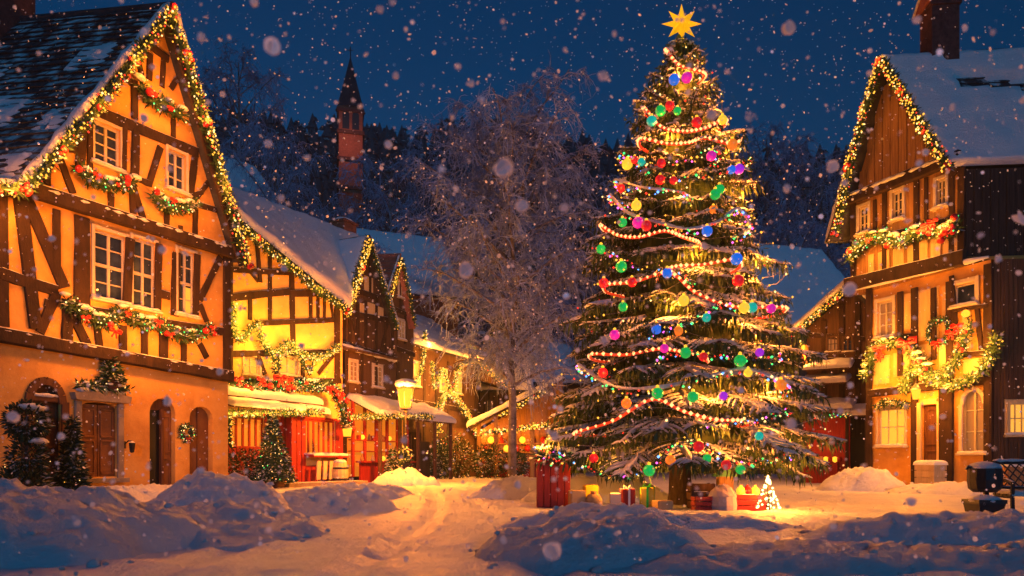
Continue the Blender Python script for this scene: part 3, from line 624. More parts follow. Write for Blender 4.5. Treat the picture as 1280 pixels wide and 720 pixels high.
b = MB(); p = F2.at(364, 560, .35); b.cbox((p.x, -.35, SHOPZ / 2), (.3, .3, SHOPZ), .03); T2.part('red_post', b, REDPAINT)
b = MB(); b.box(((xb + yr) / 2, -.7, .06), (yr - xb + .2, 1.4, .2)); T2.part('shop_step', b, STONE)
# garlands
garland('green and gold lit garland along the sloping roof edge of the yellow house', F2, [(280, 262), (318, 297), (355, 327), (395, 360), (432, 386)], .6, .2, 160, 30, .032, 'gold', balls=4, light=(1.7, 30), loff=.2, smooth=False)
garland('glowing garland swagged across the yellow house wall above its small window', F2, [(290, 378), (290, 408), (300, 425), (322, 405), (328, 428), (342, 441), (362, 428), (372, 440), (398, 447), (424, 434)], .3, .17, 110, 34, .034, 'gold', light=(1.4, 30), loff=.35, cat='garland')
garland('hanging lit garland tails between the yellow house window and its brace', F2, [(340, 440), (344, 462), (352, 445), (372, 440), (386, 466), (392, 448)], .34, .1, 90, 30, .032, 'gold')
garland('broad dark garland with big red bows on the ledge above the red shop', F2, [(282, 482), (310, 484), (345, 483), (380, 482), (412, 484)], .45, .3, 330, 36, .026, 'cool', [(298, 474, .24), (326, 475, .24), (350, 473, .34), (360, 474, .26)], 10, light=(2.0, 14), snow=.3)
garland('straight lit garland hanging under the snowy canopy of the red shop', F2, [(284, 517), (320, 517), (360, 516), (402, 515)], 1.2, .13, 150, 30, .026, 'gold', light=(1.5, 40), loff=.1, balls=3)
garland('tall garland column with red bows at the corner between the two shops', F2, [(408, 478), (420, 492), (428, 512), (434, 535)], .9, .3, 260, 26, .028, 'cool', [(412, 486, .26), (425, 498, .2), (421, 490, .2)], 8)
garland('garland hanging down the left post of the red shop', F2, [(287, 520), (286, 545), (289, 560)], .9, .13, 130, 26, .026, 'gold')
p = F2.at(341, 606, 1.6); small_fir('dark lit fir in a pot in front of the red shop', F2, (p.x, -1.6, 0), 2.75, .75, 'cool', 110, True, dens=900, bs=.026)
p = F2.at(302, 604, 1.3)
for i in range(4):
    xx = p.x - .8 + i * .55; T = Thing('shrub', 'low frosted shrub standing in the row left of the potted fir at the red shop', 'shrub', F2, (xx, -1.3, 0), 'row of low shrubs at the red shop'); g = MB(); leafy_blob(g, (xx, -1.3, .75), .45, .7, 450, .15, .025); T.part('foliage', g, GREEN); g = MB(); g.tube([(xx, -1.3, 0), (xx, -1.3, .7)], .04, 5); T.part('stem', g, BARK)
for k, (px, h, lab) in enumerate(((345, .5, 'dark wooden crate beside the potted fir by the red shop'), (357, .62, 'brown wooden crate against the red shop post'))):
    p = F2.at(px, 604, 1.0 - .2 * k); b = MB()
    for i in range(4): b.box((p.x, -1.0 + .2 * k, .1 + h / 4 * i + .0), (.55, .5, h / 4 * .85))
    b.box((p.x, -1.0 + .2 * k, h / 2), (.48, .43, h * .98)); solo('wooden_crate', lab, 'crate', b, DARKWOOD, F2, (p.x, -1.0 + .2 * k, 0))
for k in range(3): lamp(F2.w((op[0][0] + .8 * k * 3.0, -1.5, 1.5)), 30, (1, .24, .03), .2, 'shop_light')
# ================================================================== DARK GABLED HOUSE with stall
F3 = Frame((-7.96, 35.3), S)
T3 = Thing('dark_timber_house', 'narrow dark timbered house whose left gable edge is thick with yellow lights', 'house', F3, (0, 0, 0))
x0, x1 = F3.at(433, 560).x, F3.at(496, 560).x
a, lf, rf = F3.at(463, 308), F3.at(433, 390), F3.at(496, 404)
box_house(T3, [(x0, -.3), (x1, -.3), (x1, rf.z), (a.x, a.z), (x0, lf.z)], 7, DARKWOOD)
oa, ol, orr = F3.at(462, 297, .4), F3.at(428, 392, .4), F3.at(499, 412, .4)
gable_house_roof(T3, (oa.x, oa.z), (ol.x, ol.z), (orr.x, orr.z), IN, -.4, 7, 18, 14, TILE, .2, verge=.1, seed=4)
b = MB(); timbers(b, F3, [(449, 364, 473, 373, .3), (440, 392, 494, 402, .3), (428, 430, 496, 450, .3), (447, 378, 447, 430, .22), (457, 376, 457, 435, .2), (470, 376, 470, 438, .22), (481, 398, 481, 440, .2), (437, 395, 437, 430, .22), (490, 405, 490, 446, .22), (440, 398, 447, 430, .18), (433, 435, 433, 505, .3), (497, 452, 497, 510, .3), (452, 440, 452, 505, .2), (470, 445, 470, 505, .2), (462, 330, 462, 366, .18), (484, 404, 476, 438, .18)]); T3.part('timber_frame', b, TIMBER)
for r in (F3.rect(455, 346, 466, 364), F3.rect(449, 379, 455, 396), F3.rect(459, 379, 469, 398), F3.rect(472, 384, 479, 402)): b = MB(); b.prism(rpoly(*r), -.02, .01); T3.part('plaster_panel', b, PALE)
for r in (F3.rect(436, 451, 446, 477), F3.rect(466, 457, 477, 484)): window(T3, *r, 2, 4, -.02, DIMPANE, WHITEP, .1, True, True)
q0, q1 = F3.at(427, 431, .3), F3.at(497, 451, .3); b = MB(); snow_roll(b, (q0.x, -.22, q0.z), (q1.x, -.22, q1.z), .14, 24); b2 = MB(); b2.box(((q0.x + q1.x) / 2, -.2, q0.z - .12), (q1.x - q0.x, .45, .1)); lo = T3.part('ledge', b2, DARKWOOD); T3.part('ledge_snow', b, SNOW, lo, True)
# lean-to over the stalls
l0, l1 = F3.at(436, 500, .1).x, F3.at(532, 505, .1).x; zt = F3.at(470, 500, .1).z; zb = F3.at(470, 519, 2.0).z
b = MB(); b.hexa([V((l0, -2.0, zb - .1)), V((l1, -2.0, zb - .1)), V((l1, 0, zt - .1)), V((l0, 0, zt - .1)), V((l0, -2.0, zb)), V((l1, -2.0, zb)), V((l1, 0, zt)), V((l0, 0, zt))])
for i in range(5): xx = l0 + .15 + (l1 - l0 - .3) * i / 4; b.cbox((xx, -1.85, zb / 2), (.16, .16, zb - .1), .02)
T9 = Thing('lean_to', 'long snow-covered lean-to roof on posts in front of the dark timbered house', 'shelter', F3, (l0, -1, 0)); T9.part('lean_to_roof', b, DARKWOOD); s = MB(); quad_snow(s, (l0 - .1, -2.1, zb), (l1 + .1, -2.1, zb), (l1 + .1, 0, zt), (l0 - .1, 0, zt), .26, 40, 12, .09, 7, .2); T9.part('roof_snow', s, SNOW, smooth=True)
xm = F3.at(503, 560).x
b = MB(); rr = F3.rect(452, 528, 498, 576)
T10 = Thing('market_stall', 'red-lit market stall with glowing shelves under the lean-to left of the street lamp', 'market stall', F3, (x0, -.6, 0))
b.box(((x0 + xm) / 2, -.7, .5), (xm - x0 - .3, .12, 1.0)); b.box(((x0 + xm) / 2, -.75, 1.03), (xm - x0 - .1, .5, .08)); T10.part('counter', b, REDPAINT)
b = MB(); b.face([(x0, -.05, .3), (xm, -.05, .3), (xm, -.05, zt - .2), (x0, -.05, zt - .2)]); T10.part('lit_back', b, ORANGEPANE)
b = MB()
for i in range(6): xx = x0 + .05 + (xm - x0 - .1) * i / 5; b.bar((xx, -.3, .3), (xx, -.3, zt - .15), .16, .12)
for z in (1.55, 2.1): b.box(((x0 + xm) / 2, -.25, z), (xm - x0, .3, .05))
T10.part('shelf_frame', b, REDPAINT)
for k in range(16):
    z = rnd.choice((1.07, 1.575, 2.125)); xx = x0 + .25 + (xm - x0 - .5) * k / 15; b = MB(); kk = k % 4
    if kk == 0: b.lathe([(.08, 0), (.1, .05), (.06, .2), (.03, .26), (.03, .3)], (xx, -.33 if z > 1.1 else -.75, z), 8)
    elif kk == 1: b.cbox((xx, -.33 if z > 1.1 else -.75, z + .11), (.2, .16, .22), .015)
    elif kk == 2: b.lathe([(.03, 0), (.11, .06), (.13, .13), (.09, .22), (.02, .25)], (xx, -.33 if z > 1.1 else -.75, z), 8)
    else: b.lathe([(.1, 0), (.12, .02), (.02, .3)], (xx, -.33 if z > 1.1 else -.75, z), 8)
    solo(('bottle', 'gift_box', 'ornament', 'candle_cone')[kk], ('small bottle', 'small gift box', 'round ornament', 'small cone ornament')[kk] + ' among the goods on the red-lit market stall', ('bottle', 'box', 'ornament', 'ornament')[kk], b, (WARMWOOD, REDPAINT, GOLD, PALE)[kk], F3, (xx, -.33 if z > 1.1 else -.75, z), ('bottles on the red-lit stall', 'gift boxes on the red-lit stall', 'round ornaments on the red-lit stall', 'cone ornaments on the red-lit stall')[kk], smooth=False)
b = MB(); b.box(((xm + l1) / 2, .3, 1.45), (l1 - xm - .2, .3, 2.9)); xx = xm + 1.0
T11 = Thing('stall_hut', 'dark closed wooden stall hut under the lean-to right of the street lamp', 'stall', F3, (xm, 0, 0)); T11.part('wall', b, DARKWOOD)
b = MB()
for i in range(8): b.bar((xm + .2 + (l1 - xm - .4) * i / 7, .14, 0), (xm + .2 + (l1 - xm - .4) * i / 7, .14, 2.7), .12, .06)
T11.part('battens', b, TIMBER); b = MB(); b.box((xm + 2.4, .12, 1.1), (1.0, .08, 2.2)); T11.part('door', b, BLACKWOOD)
for k in range(3): lamp(F3.w((x0 + .8 + 1.5 * k, -1.3, 2.1)), 34, (1, .22, .03), .2, 'shop_light')
garland('heavy glowing garland up the left gable edge of the dark timbered house', F3, [(432, 393), (440, 368), (450, 335), (462, 300)], .6, .22, 170, 52, .038, 'gold', balls=3, light=(1.4, 26), loff=.3, smooth=False)
garland('thin dim garland down the right gable edge of the dark timbered house', F3, [(463, 300), (476, 345), (498, 412)], .6, .1, 120, 8, .026, 'warm', smooth=False)
garland('yellow lit garland along the front edge of the long lean-to', F3, [(437, 521), (470, 521), (500, 520), (540, 521)], 2.15, .11, 120, 20, .03, 'gold', light=(2.2, 30), loff=.1, smooth=False)
p = F3.at(425, 604, 1.4); T = Thing('barrel', 'pale wooden barrel at the corner between the two red shops', 'barrel', F3, (p.x, -1.4, 0)); b = MB(); b.lathe([(.28, 0), (.36, .3), (.38, .5), (.36, .75), (.3, 1.0)], (p.x, -1.4, 0), 14); T.part('staves', b, PALE); b = MB(); b.lathe([(.355, .2), (.375, .21), (.385, .29), (.37, .3)], (p.x, -1.4, 0), 14); b.lathe([(.37, .7), (.385, .71), (.375, .79), (.36, .8)], (p.x, -1.4, 0), 14); T.part('hoop', b, IRON); b = MB(); b.ball((p.x, -1.4, 1.02), .32, 12, 6, (1, 1, .4), .08); T.part('snow_cover', b, SNOW, smooth=True)
p = F3.at(434, 540, 2.2); T = Thing('hanging_lantern', 'golden lantern hanging at the corner post of the red-lit stall', 'lantern', F3, (p.x, -2.2, p.z)); b = MB(); b.lathe([(.16, -.2), (.2, .1), (.2, .14)], p, 8); T.part('glass', b, LAMPG); b = MB(); b.lathe([(.24, .14), (.1, .3), (.03, .34), (.02, .5)], p, 8); b.lathe([(.18, -.26), (.18, -.2)], p, 8); T.part('cap', b, IRON)
p = F3.at(491, 602, 2.6); small_fir('small dark fir beside the street lamp under the lean-to edge', F3, (p.x, -2.6, 0), 1.6, .5, 'cool', 20, False)

# ================================================================== STREET LAMP
lp = wp(507, 604, 32.0); T4 = Thing('street_lamp', 'lit yellow street lamp with a snow cap on a slim black post', 'street lamp', W0, (lp.x, lp.y, 0))
b = MB(); b.lathe([(.2, 0), (.22, .12), (.16, .2), (.14, .9), (.17, .95), (.1, 1.1), (.07, 1.3), (.055, 2.2), (.08, 2.24), (.05, 2.3), (.045, 3.2), (.09, 3.24), (.06, 3.34)], (lp.x, lp.y, 0), 12); b.tube([(lp.x - .3, lp.y, 3.05), (lp.x + .3, lp.y, 3.05)], .025, 6); T4.part('post', b, IRON)
zb = 3.42; b = MB(); b.lathe([(.24, zb), (.39, zb + .84)], (lp.x, lp.y, 0), 6, .5); T4.part('lamp_glass', b, LAMPG)
b = MB(); b.lathe([(.12, zb - .1), (.26, zb - .04), (.26, zb - .002)], (lp.x, lp.y, 0), 6, .5); b.lathe([(.45, zb + .845), (.46, zb + .9), (.2, zb + 1.12), (.1, zb + 1.16), (.08, zb + 1.25)], (lp.x, lp.y, 0), 6, .5)
for k in range(6): an = k * math.pi / 3 + .5; b.tube([(lp.x + .25 * math.cos(an), lp.y + .25 * math.sin(an), zb), (lp.x + .4 * math.cos(an), lp.y + .4 * math.sin(an), zb + .85)], .022, 5)
T4.part('lamp_cage', b, IRON); b = MB(); b.ball((lp.x, lp.y, zb + 1.06), .5, 14, 8, (1, 1, .5), .05); T4.part('snow_cap', b, SNOW, smooth=True)
lamp((lp.x, lp.y - .75, zb + .3), 5200, (1, .235, .018), .2, 'street_lamp_light'); lamp((lp.x + .7, lp.y + .4, zb + .3), 600, (1, .235, .018), .2, 'street_lamp_light')
garland('lit green garland wound round the lower street lamp post', W0, [(lp.x + .2 * math.cos(k * 1.3), lp.y + .2 * math.sin(k * 1.3), .8 + k * .09) for k in range(10)], 0, .14, 130, 16, .026, 'warm', local=True, group=None)

# ================================================================== HOUSES FARTHER UP THE STREET
LK.update(col=(1, .32, .035), k=1.3)
def stars(T, F, x0, z0, x1, z1, n, y=-.1, s=.03): pass
F4 = Frame((-6.67, 40.0), S); T5 = Thing('red_roofed_house', 'dark narrow house with a red tiled roof and orange lights on its gable', 'house', F4, (0, 0, 0))
a, lf, rf = F4.at(503, 326), F4.at(486, 380), F4.at(517, 402)
x0, x1 = F4.at(484, 560).x, F4.at(517, 560).x
box_house(T5, [(x0, -.3), (x1, -.3), (x1, rf.z), (a.x, a.z), (x0, lf.z)], 8, DARKWOOD)
oa, ol, orr = F4.at(502, 319, .4), F4.at(481, 384, .4), F4.at(520, 410, .4); DR = F4.ld((-.98, .1)); DR.normalize()
gable_house_roof(T5, (oa.x, oa.z), (ol.x, ol.z), (orr.x, orr.z), DR, -.3, 6, 14, 14, REDTILE, 0, verge=.07)
b = MB(); timbers(b, F4, [(488, 384, 516, 396, .25), (495, 385, 495, 430, .2), (506, 390, 506, 430, .2), (500, 345, 500, 386, .2), (484, 432, 518, 444, .3)]); T5.part('timber_frame', b, TIMBER)
for r in (F4.rect(498, 352, 504, 372), F4.rect(498, 400, 505, 424)): window(T5, *r, 2, 3, -.02, DIMPANE, WHITEP, .08)
garland('orange lit garland on the left gable edge of the red roofed house', F4, [(484, 384), (493, 352), (502, 324)], .5, .13, 110, 34, .036, 'warm', light=(1.5, 22), loff=.3, smooth=False)
garland('faint garland on the right gable edge of the red roofed house', F4, [(503, 324), (511, 362), (519, 408)], .5, .09, 90, 7, .03, 'warm', smooth=False)
F5 = Frame((-6.3, 43.0), S); T6 = Thing('snowy_eaved_house', 'dark house with a broad snowy roof and looping yellow garlands on its wall', 'house', F5, (0, 0, 0))
x0, x1 = F5.at(503, 560).x, F5.at(597, 560).x; z0 = F5.at(540, 436).z
box_house(T6, [(x0, -.3), (x1, -.3), (x1, z0), (x0, z0)], 8, DARKWOOD)
b = MB(); e0, e1 = V((x0 - .3, -.6, z0 - .15)), V((x1 + .4, -.6, z0 - .15)); r0, r1 = V((x0 - .3, 4.2, z0 + 3.2)), V((x1 + .4, 4.2, z0 + 3.2)); b.hexa([e0 - UP * .15, e1 - UP * .15, r1 - UP * .15, r0 - UP * .15, e0, e1, r1, r0])
b.hexa([r0 - UP * .151, r1 - UP * .151, V((x1 + .4, 9, z0)), V((x0 - .3, 9, z0)), r0 + UP * .002, r1 + UP * .002, V((x1 + .4, 9, z0 + .15)), V((x0 - .3, 9, z0 + .15))]); b.face([(x1, 0, z0 - .1), (x1, 8.4, z0), (x1, 4.2, z0 + 3.1)]); ro = T6.part('roof', b, TILE); s = MB(); quad_snow(s, e0, e1, r1, r0, .25, 40, 20, .08, 9, .2, lambda u, v, p: .05 * math.sin(v * 40)); T6.part('roof_snow', s, SNOW, ro, True)
b = MB(); timbers(b, F5, [(505, 440, 505, 590, .3), (530, 446, 530, 590, .25), (560, 452, 560, 590, .25), (594, 455, 594, 590, .3), (505, 500, 596, 515, .3), (545, 448, 545, 505, .2), (578, 455, 578, 508, .2)]); T6.part('timber_frame', b, TIMBER)
for r in (F5.rect(510, 452, 524, 482), F5.rect(550, 462, 558, 490), F5.rect(568, 466, 576, 492)): window(T6, *r, 2, 3, -.02, WARMPANE, WHITEP, .1)
b = MB(); r = F5.rect(562, 535, 578, 592); b.box(((r[0] + r[2]) / 2, -.03, (r[3]) / 2), (r[2] - r[0], .08, r[3])); T6.part('door', b, DOORWOOD)
pe = [(505, 425), (504, 470), (513, 440), (520, 478), (530, 440), (532, 418)]
garland('looping yellow lit garland on the upper left wall of the snowy eaved house', F5, [(504, 425), (506, 465), (514, 478), (524, 470), (530, 440), (531, 415)], .3, .13, 90, 34, .04, 'gold', light=(2.0, 32), loff=.5)
garland('zigzag lit garland under the right eave of the snowy eaved house', F5, [(540, 452), (543, 485), (553, 462), (565, 492), (573, 462), (590, 452), (599, 446)], .4, .13, 90, 34, .042, 'warm', light=(2.2, 32), loff=.5)
garland('dense lit garland arch over the doorway of the snowy eaved house', F5, [(548, 540), (550, 505), (560, 492), (575, 505), (590, 530), (598, 545)], .5, .26, 90, 44, .045, 'warm', light=(1.5, 36), loff=.4)
garland('vertical lit garland strip beside the dark stall hut', F5, [(545, 505), (544, 535), (545, 570)], .8, .12, 90, 30, .04, 'gold')
# far wooden house facing the square, and the lit hut
o = wp(578, 594, 56.0); F6 = Frame((o.x, o.y), (1, .06)); T7 = Thing('wooden_house', 'distant brown plank house with a snowy roof at the end of the street', 'house', F6, (0, 0, 0))
x0, x1 = F6.at(578, 560).x, F6.at(662, 560).x; zz = F6.at(600, 488).z
box_house(T7, [(x0, -.3), (x1, -.3), (x1, zz), (x0, zz)], 6, DARKWOOD)
e0, e1 = V((x0 - .3, -.5, zz)), V((x1 + .3, -.5, zz)); z2 = F6.at(600, 440, -3).z; r0, r1 = V((x0 - .3, 3.2, z2)), V((x1 + .3, 3.2, z2)); b = MB(); b.hexa([e0 - UP * .2, e1 - UP * .2, r1 - UP * .2, r0 - UP * .2, e0, e1, r1, r0]); b.face([(x0, 0, zz), (x0, 6.3, zz), (x0, 3.2, z2)]); b.face([(x1, 0, zz), (x1, 6.3, zz), (x1, 3.2, z2)]); b.hexa([r0 - UP * .201, r1 - UP * .201, V((x1, 6.8, zz)), V((x0, 6.8, zz)), r0 + UP * .002, r1 + UP * .002, V((x1, 6.8, zz + .2)), V((x0, 6.8, zz + .2))]); ro = T7.part('roof', b, TILE); s = MB(); quad_snow(s, e0, e1, r1, r0, .28, 24, 14, .08, 12, .25); T7.part('roof_snow', s, SNOW, ro, True)
for r in (F6.rect(588, 500, 598, 516), F6.rect(608, 500, 618, 516)): window(T7, *r, 2, 2, -.02, DIMPANE, DARKWOOD, .1)
b = MB()
for i in range(14): xx = x0 + (x1 - x0) * (i + .5) / 14; b.bar((xx, -.003, .1), (xx, -.003, zz - .1), .12, .05)
T7.part('battens', b, TIMBER)
dm = F6.at(600, 462, 2.0); T = Thing('dormer', 'small dark gable hood edged with orange lights beside the bare tree trunk', 'gable', F6, (dm.x, -2, 0)); pa_, pb_, pc_ = F6.at(600, 452, 2), F6.at(632, 482, 2), F6.at(600, 476, 2); b = MB(); b.prism([(pa_.x, pa_.z), (pc_.x, pc_.z), (pb_.x, pb_.z - .2), (pb_.x, pb_.z)], -2.2, 1.5); T.part('gable_board', b, DARKWOOD); s = MB(); snow_roll(s, (pa_.x, -1.9, pa_.z + .1), (pb_.x, -1.9, pb_.z + .1), .25, 14); T.part('roof_snow', s, SNOW, smooth=True)
garland('orange lit garland edging the small gable hood by the bare tree', F6, [(601, 455), (616, 468), (632, 482)], 2.35, .16, 80, 34, .05, 'warm', light=(2.2, 60), loff=.4, smooth=False)
garland('small cluster of lit fir at the far roof corner left of the bare tree', F6, [(588, 432), (592, 440), (595, 450)], 3.0, .35, 90, 16, .06, 'warm', light=(1.3, 40))
o = wp(592, 597, 48.0); F7 = Frame((o.x, o.y), (1, .02)); T8 = Thing('lit_hut', 'open wooden hut glowing orange under a slanting snowy roof left of the christmas tree', 'hut', F7, (0, 0, 0))
x0, x1 = F7.at(597, 560).x, F7.at(745, 560).x
zl, zr = F7.at(600, 534, .6).z, F7.at(705, 472, .6).z
b = MB(); b.hexa([V((x0 - .5, -.7, zl - .15)), V((F7.at(705, 500).x, -.7, zr - .15)), V((F7.at(705, 500).x, 4, zr - .15)), V((x0 - .5, 4, zl - .15)), V((x0 - .5, -.7, zl)), V((F7.at(705, 500).x, -.7, zr)), V((F7.at(705, 500).x, 4, zr)), V((x0 - .5, 4, zl))]); ro = T8.part('roof', b, DARKWOOD)
s = MB(); xr = F7.at(705, 500).x; quad_snow(s, (x0 - .7, -.85, zl), (xr, -.85, zr), (xr, 4, zr), (x0 - .7, 4, zl), .3, 26, 12, .1, 14, .25); T8.part('roof_snow', s, SNOW, ro, True)
b = MB(); b.hexa([V((x0, 2.5, -.2)), V((xr - .2, 2.5, -.2)), V((xr - .2, 2.7, -.2)), V((x0, 2.7, -.2)), V((x0, 2.5, zl - .12)), V((xr - .2, 2.5, zr - .2)), V((xr - .2, 2.7, zr - .2)), V((x0, 2.7, zl - .12))]); b.hexa([V((xr - .4, -.2, -.2)), V((xr - .2, -.2, -.2)), V((xr - .2, 2.49, -.2)), V((xr - .4, 2.49, -.2)), V((xr - .4, -.2, zr - .3)), V((xr - .2, -.2, zr - .2)), V((xr - .2, 2.49, zr - .2)), V((xr - .4, 2.49, zr - .3))]); T8.part('wall', b, WARMWOOD)
b = MB()
for i in range(22): xx = x0 + (xr - .3 - x0) * (i + .5) / 22; b.bar((xx, 2.498, -.1), (xx, 2.498, zl - .3 + (zr - zl) * (i + .5) / 22), .26, .05 + rnd.uniform(0, .03))
for z in (1.7, 2.3): b.box(((x0 + xr) / 2, 2.2, z), (xr - x0 - .6, .4, .06))
T8.part('back_boards', b, WARMWOOD)
for k in range(14):
    xx = x0 + .5 + k * (xr - x0 - 1) / 13; z = (1.73, 2.33)[k % 2]; b = MB(); b.lathe([(.06, 0), (.2, .1), (.24, .25), (.16, .42), (.05, .48)] if k % 3 else [(.16, 0), (.2, .04), (.03, .55)], (xx, 2.2, z), 8); solo('ornament', ('small red ornament cone', 'round golden ornament', 'round red ornament')[k % 3] + ' on the back shelves of the glowing hut', 'ornament', b, (REDPAINT, GOLD, RED)[k % 3], F7, (xx, 2.2, z), ('cone ornaments in the hut', 'golden ornaments in the hut', 'red ornaments in the hut')[k % 3], smooth=True)
for px in (599, 620, 665, 700):
    p = F7.at(px, 560); b = MB(); hh = zl + (zr - zl) * (p.x - x0 + .5) / (xr - x0 + .5); b.cbox((p.x, -.3, hh / 2 - .1), (.28, .28, hh), .02); T8.part('post', b, WARMWOOD)
b = MB(); x1 = xr - .3; b.box(((x0 + x1) / 2, 0, 1.0), (x1 - x0 - .5, .4, .12)); b.box(((x0 + x1) / 2, .05, .5), (x1 - x0 - .5, .1, 1.0)); T8.part('counter', b, REDPAINT)
for k in range(3): lamp(F7.w((x0 + 1 + 2.3 * k, .8, 2.6)), 170, (1, .30, .025), .2, 'hut_light')
garland('wide lit garland along the front beam of the glowing hut', F7, [(600, 541), (640, 538), (668, 532), (705, 534)], .9, .24, 80, 36, .05, 'warm', light=(2.6, 46), loff=.3, smooth=False)
garland('short lit garland climbing the slanting roof edge of the glowing hut', F7, [(625, 520), (650, 506), (680, 490)], .95, .15, 60, 18, .05, 'warm', smooth=False)
for lab, px, py, d, r, h, nb in (('round dark snow-dusted shrub beside the left hut post', 612, 597, 45.5, .9, 2.0, 20), ('dark snow-dusted shrub in front of the hut near the red booth', 643, 597, 46, .9, 1.7, 6), ('large dark shrub with a few lights beside the garlanded doorway', 572, 597, 46, 1.5, 2.8, 30), ('dark shrub with a few lights right of the street lamp', 549, 597, 44, .9, 2.4, 30)):
    p = wp(px, py, d); snow_shrub(lab, (p.x, p.y, 0), r, h, 1500, 'snow-dusted shrubs along the street', nb)
# ================================================================== RIGHT HOUSE
LK.update(col=(1, .32, .032), k=.56)
F8 = Frame((13.55, 28.34), (.397, -.918)); D8 = F8.ld((1, -.1)); D8.normalize(); L8 = 9.0
T12 = Thing('timber_gable_house', 'tall honey-coloured wooden house with a black plank side and snow-covered roof', 'house', F8, (2, 0, 0))
x0, xu, xl = F8.at(1066, 400).x, F8.at(1204, 400).x, F8.at(1238, 500).x; xb = F8.at(1084, 560).x
zj = F8.at(1204, 330).z - .1
ap, lf, rf = F8.at(1102, 86), F8.at(1050, 282), F8.at(1200, 214)
oa, ol, orr = F8.at(1101, 70, .5), F8.at(1036, 300, .5), F8.at(1188, 205, .5)
RU = [F8.rect(1074, 258, 1085, 291), F8.rect(1116, 239, 1128, 274), F8.rect(1171, 224, 1182, 258)]
RL = [F8.rect(1097, 376, 1116, 421), F8.rect(1193, 354, 1219, 381)]
RG = F8.rect(1098, 510, 1131, 557); RD = F8.rect(1152, 506, 1172, 606); RD = (RD[0], 0, RD[2], RD[3]); RA = F8.rect(1203, 486, 1231, 566)
m = MB(); zr_ = rf.z
m.holed([(x0, zj), (xu, zj), (xu, zr_), (ap.x, ap.z), (x0, lf.z + .2)], [rpoly(*r) for r in RU], -.0, .15)
m.face([(xu, 0, zj), V((xu, 0, zj)) + D8 * L8, V((xu, 0, zr_)) + D8 * L8, (xu, 0, zr_)])
m.face([(x0, 0, zj), (x0, 0, lf.z + .2), V((x0, 0, lf.z + .2)) + D8 * L8, V((x0, 0, zj)) + D8 * L8])
m.face([V((x0, 0, -.3)) + D8 * L8, V((xu, 0, -.3)) + D8 * L8, V((xu, 0, zr_)) + D8 * L8, V((ap.x, 0, ap.z)) + D8 * L8, V((x0, 0, lf.z)) + D8 * L8])
m.face([(x0, 0, zj), V((x0, 0, zj)) + D8 * L8, V((xu, 0, zj)) + D8 * L8, (xu, 0, zj)])
T12.part('upper_wall', m, WARMWOOD)
m = MB(); ga = arch(*RA, .5)
m.holed([(xb, -.3), (xl, -.3), (xl, zj + .02), (xb, zj + .02)], [rpoly(*r) for r in RL] + [rpoly(*RG), rpoly(*RD), ga], .03, .16)
m.face([(xb, .03, -.3), (xb, .03, zj), V((xb, .03, zj)) + D8 * L8, V((xb, .03, -.3)) + D8 * L8])
m.face([(xl, .03, zj + .02), V((xl, .03, zj + .02)) + D8 * L8, V((xu, .03, zj + .35)) + D8 * L8, (xu, .03, zj + .35)])
T12.part('lower_wall', m, PLASTER)
# boards and timbers on the front
b = MB(); n = 11
for i in range(n):
    xx = x0 + .35 + (xu - x0 - .7) * (i + .5) / n; zt = min(lf.z + (ap.z - lf.z) * (xx - x0) / (ap.x - x0), zr_ + (ap.z - zr_) * (xu - xx) / (xu - ap.x)) - .35
    za = F8.at(1063, 246).z + (F8.at(1190, 190).z - F8.at(1063, 246).z) * (xx - x0) / (xu - x0)
    if zt > za + .2: b.bar((xx, -.002, za), (xx, -.002, zt), (xu - x0 - .7) / n * .94, .05 + rnd.uniform(0, .02), (0, -1, 0), 3, .03)
T12.part('gable_boards', b, WARMWOOD)
b = MB(); n = 9
for (pxa, pya, pxb, pyb) in ((1086, 318, 1093, 345), (1098, 314, 1112, 340), (1117, 310, 1130, 336), (1135, 306, 1146, 333), (1150, 301, 1160, 330), (1164, 297, 1176, 326), (1180, 293, 1198, 322)):
    r = F8.rect(pxa, pya, pxb, pyb); b = MB(); b.prism(rpoly(*r), -.035, -.002); T12.part('pale_panel', b, PALE)
for (pxa, pya, pxb, pyb) in ((1130, 367, 1140, 412), (1147, 362, 1163, 425), (1167, 358, 1173, 440), (1178, 357, 1186, 420), (1092, 445, 1112, 480), (1117, 440, 1137, 470), (1150, 430, 1166, 458), (1174, 430, 1200, 462), (1203, 390, 1214, 440), (1222, 400, 1234, 440), (1204, 448, 1234, 470)):
    r = F8.rect(pxa, pya, pxb, pyb); b = MB(); b.prism(rpoly(*r), -.01, .028); T12.part('pale_panel', b, PALE)
b = MB()
timbers(b, F8, [(1048, 290, 1101, 82, .3), (1198, 216, 1103, 82, .3), (1067, 255, 1067, 350, .26), (1106, 240, 1106, 340, .2), (1146, 225, 1146, 330, .22), (1190, 210, 1190, 322, .2), (1202, 210, 1202, 325, .26), (1064, 305, 1204, 270, .18), (1093, 130, 1118, 122, .22), (1094, 250, 1094, 300, .16), (1158, 222, 1158, 284, .16)])
timbers(b, F8, [(1087, 360, 1087, 608, .26), (1126, 365, 1126, 470, .22), (1144, 360, 1144, 610, .26), (1168, 360, 1168, 450, .18), (1188, 352, 1188, 610, .24), (1236, 330, 1236, 622, .3), (1086, 492, 1238, 474, .3), (1088, 430, 1144, 418, .16), (1188, 388, 1236, 382, .14), (1200, 444, 1236, 441, .2), (1190, 345, 1198, 440, .16), (1222, 385, 1228, 440, .16), (1180, 480, 1180, 612, .3), (1236, 474, 1236, 610, .2)], .075)
p, q = F8.at(1060, 357), F8.at(1209, 322); b.bar((p.x, -.003, p.z), (q.x, -.003, q.z), .5, .24, (0, -1, 0), 8, .05)
p, q = F8.at(1059, 252), F8.at(1203, 196); b.bar((p.x, -.003, p.z), (q.x, -.003, q.z), .42, .26, (0, -1, 0), 8, .05)
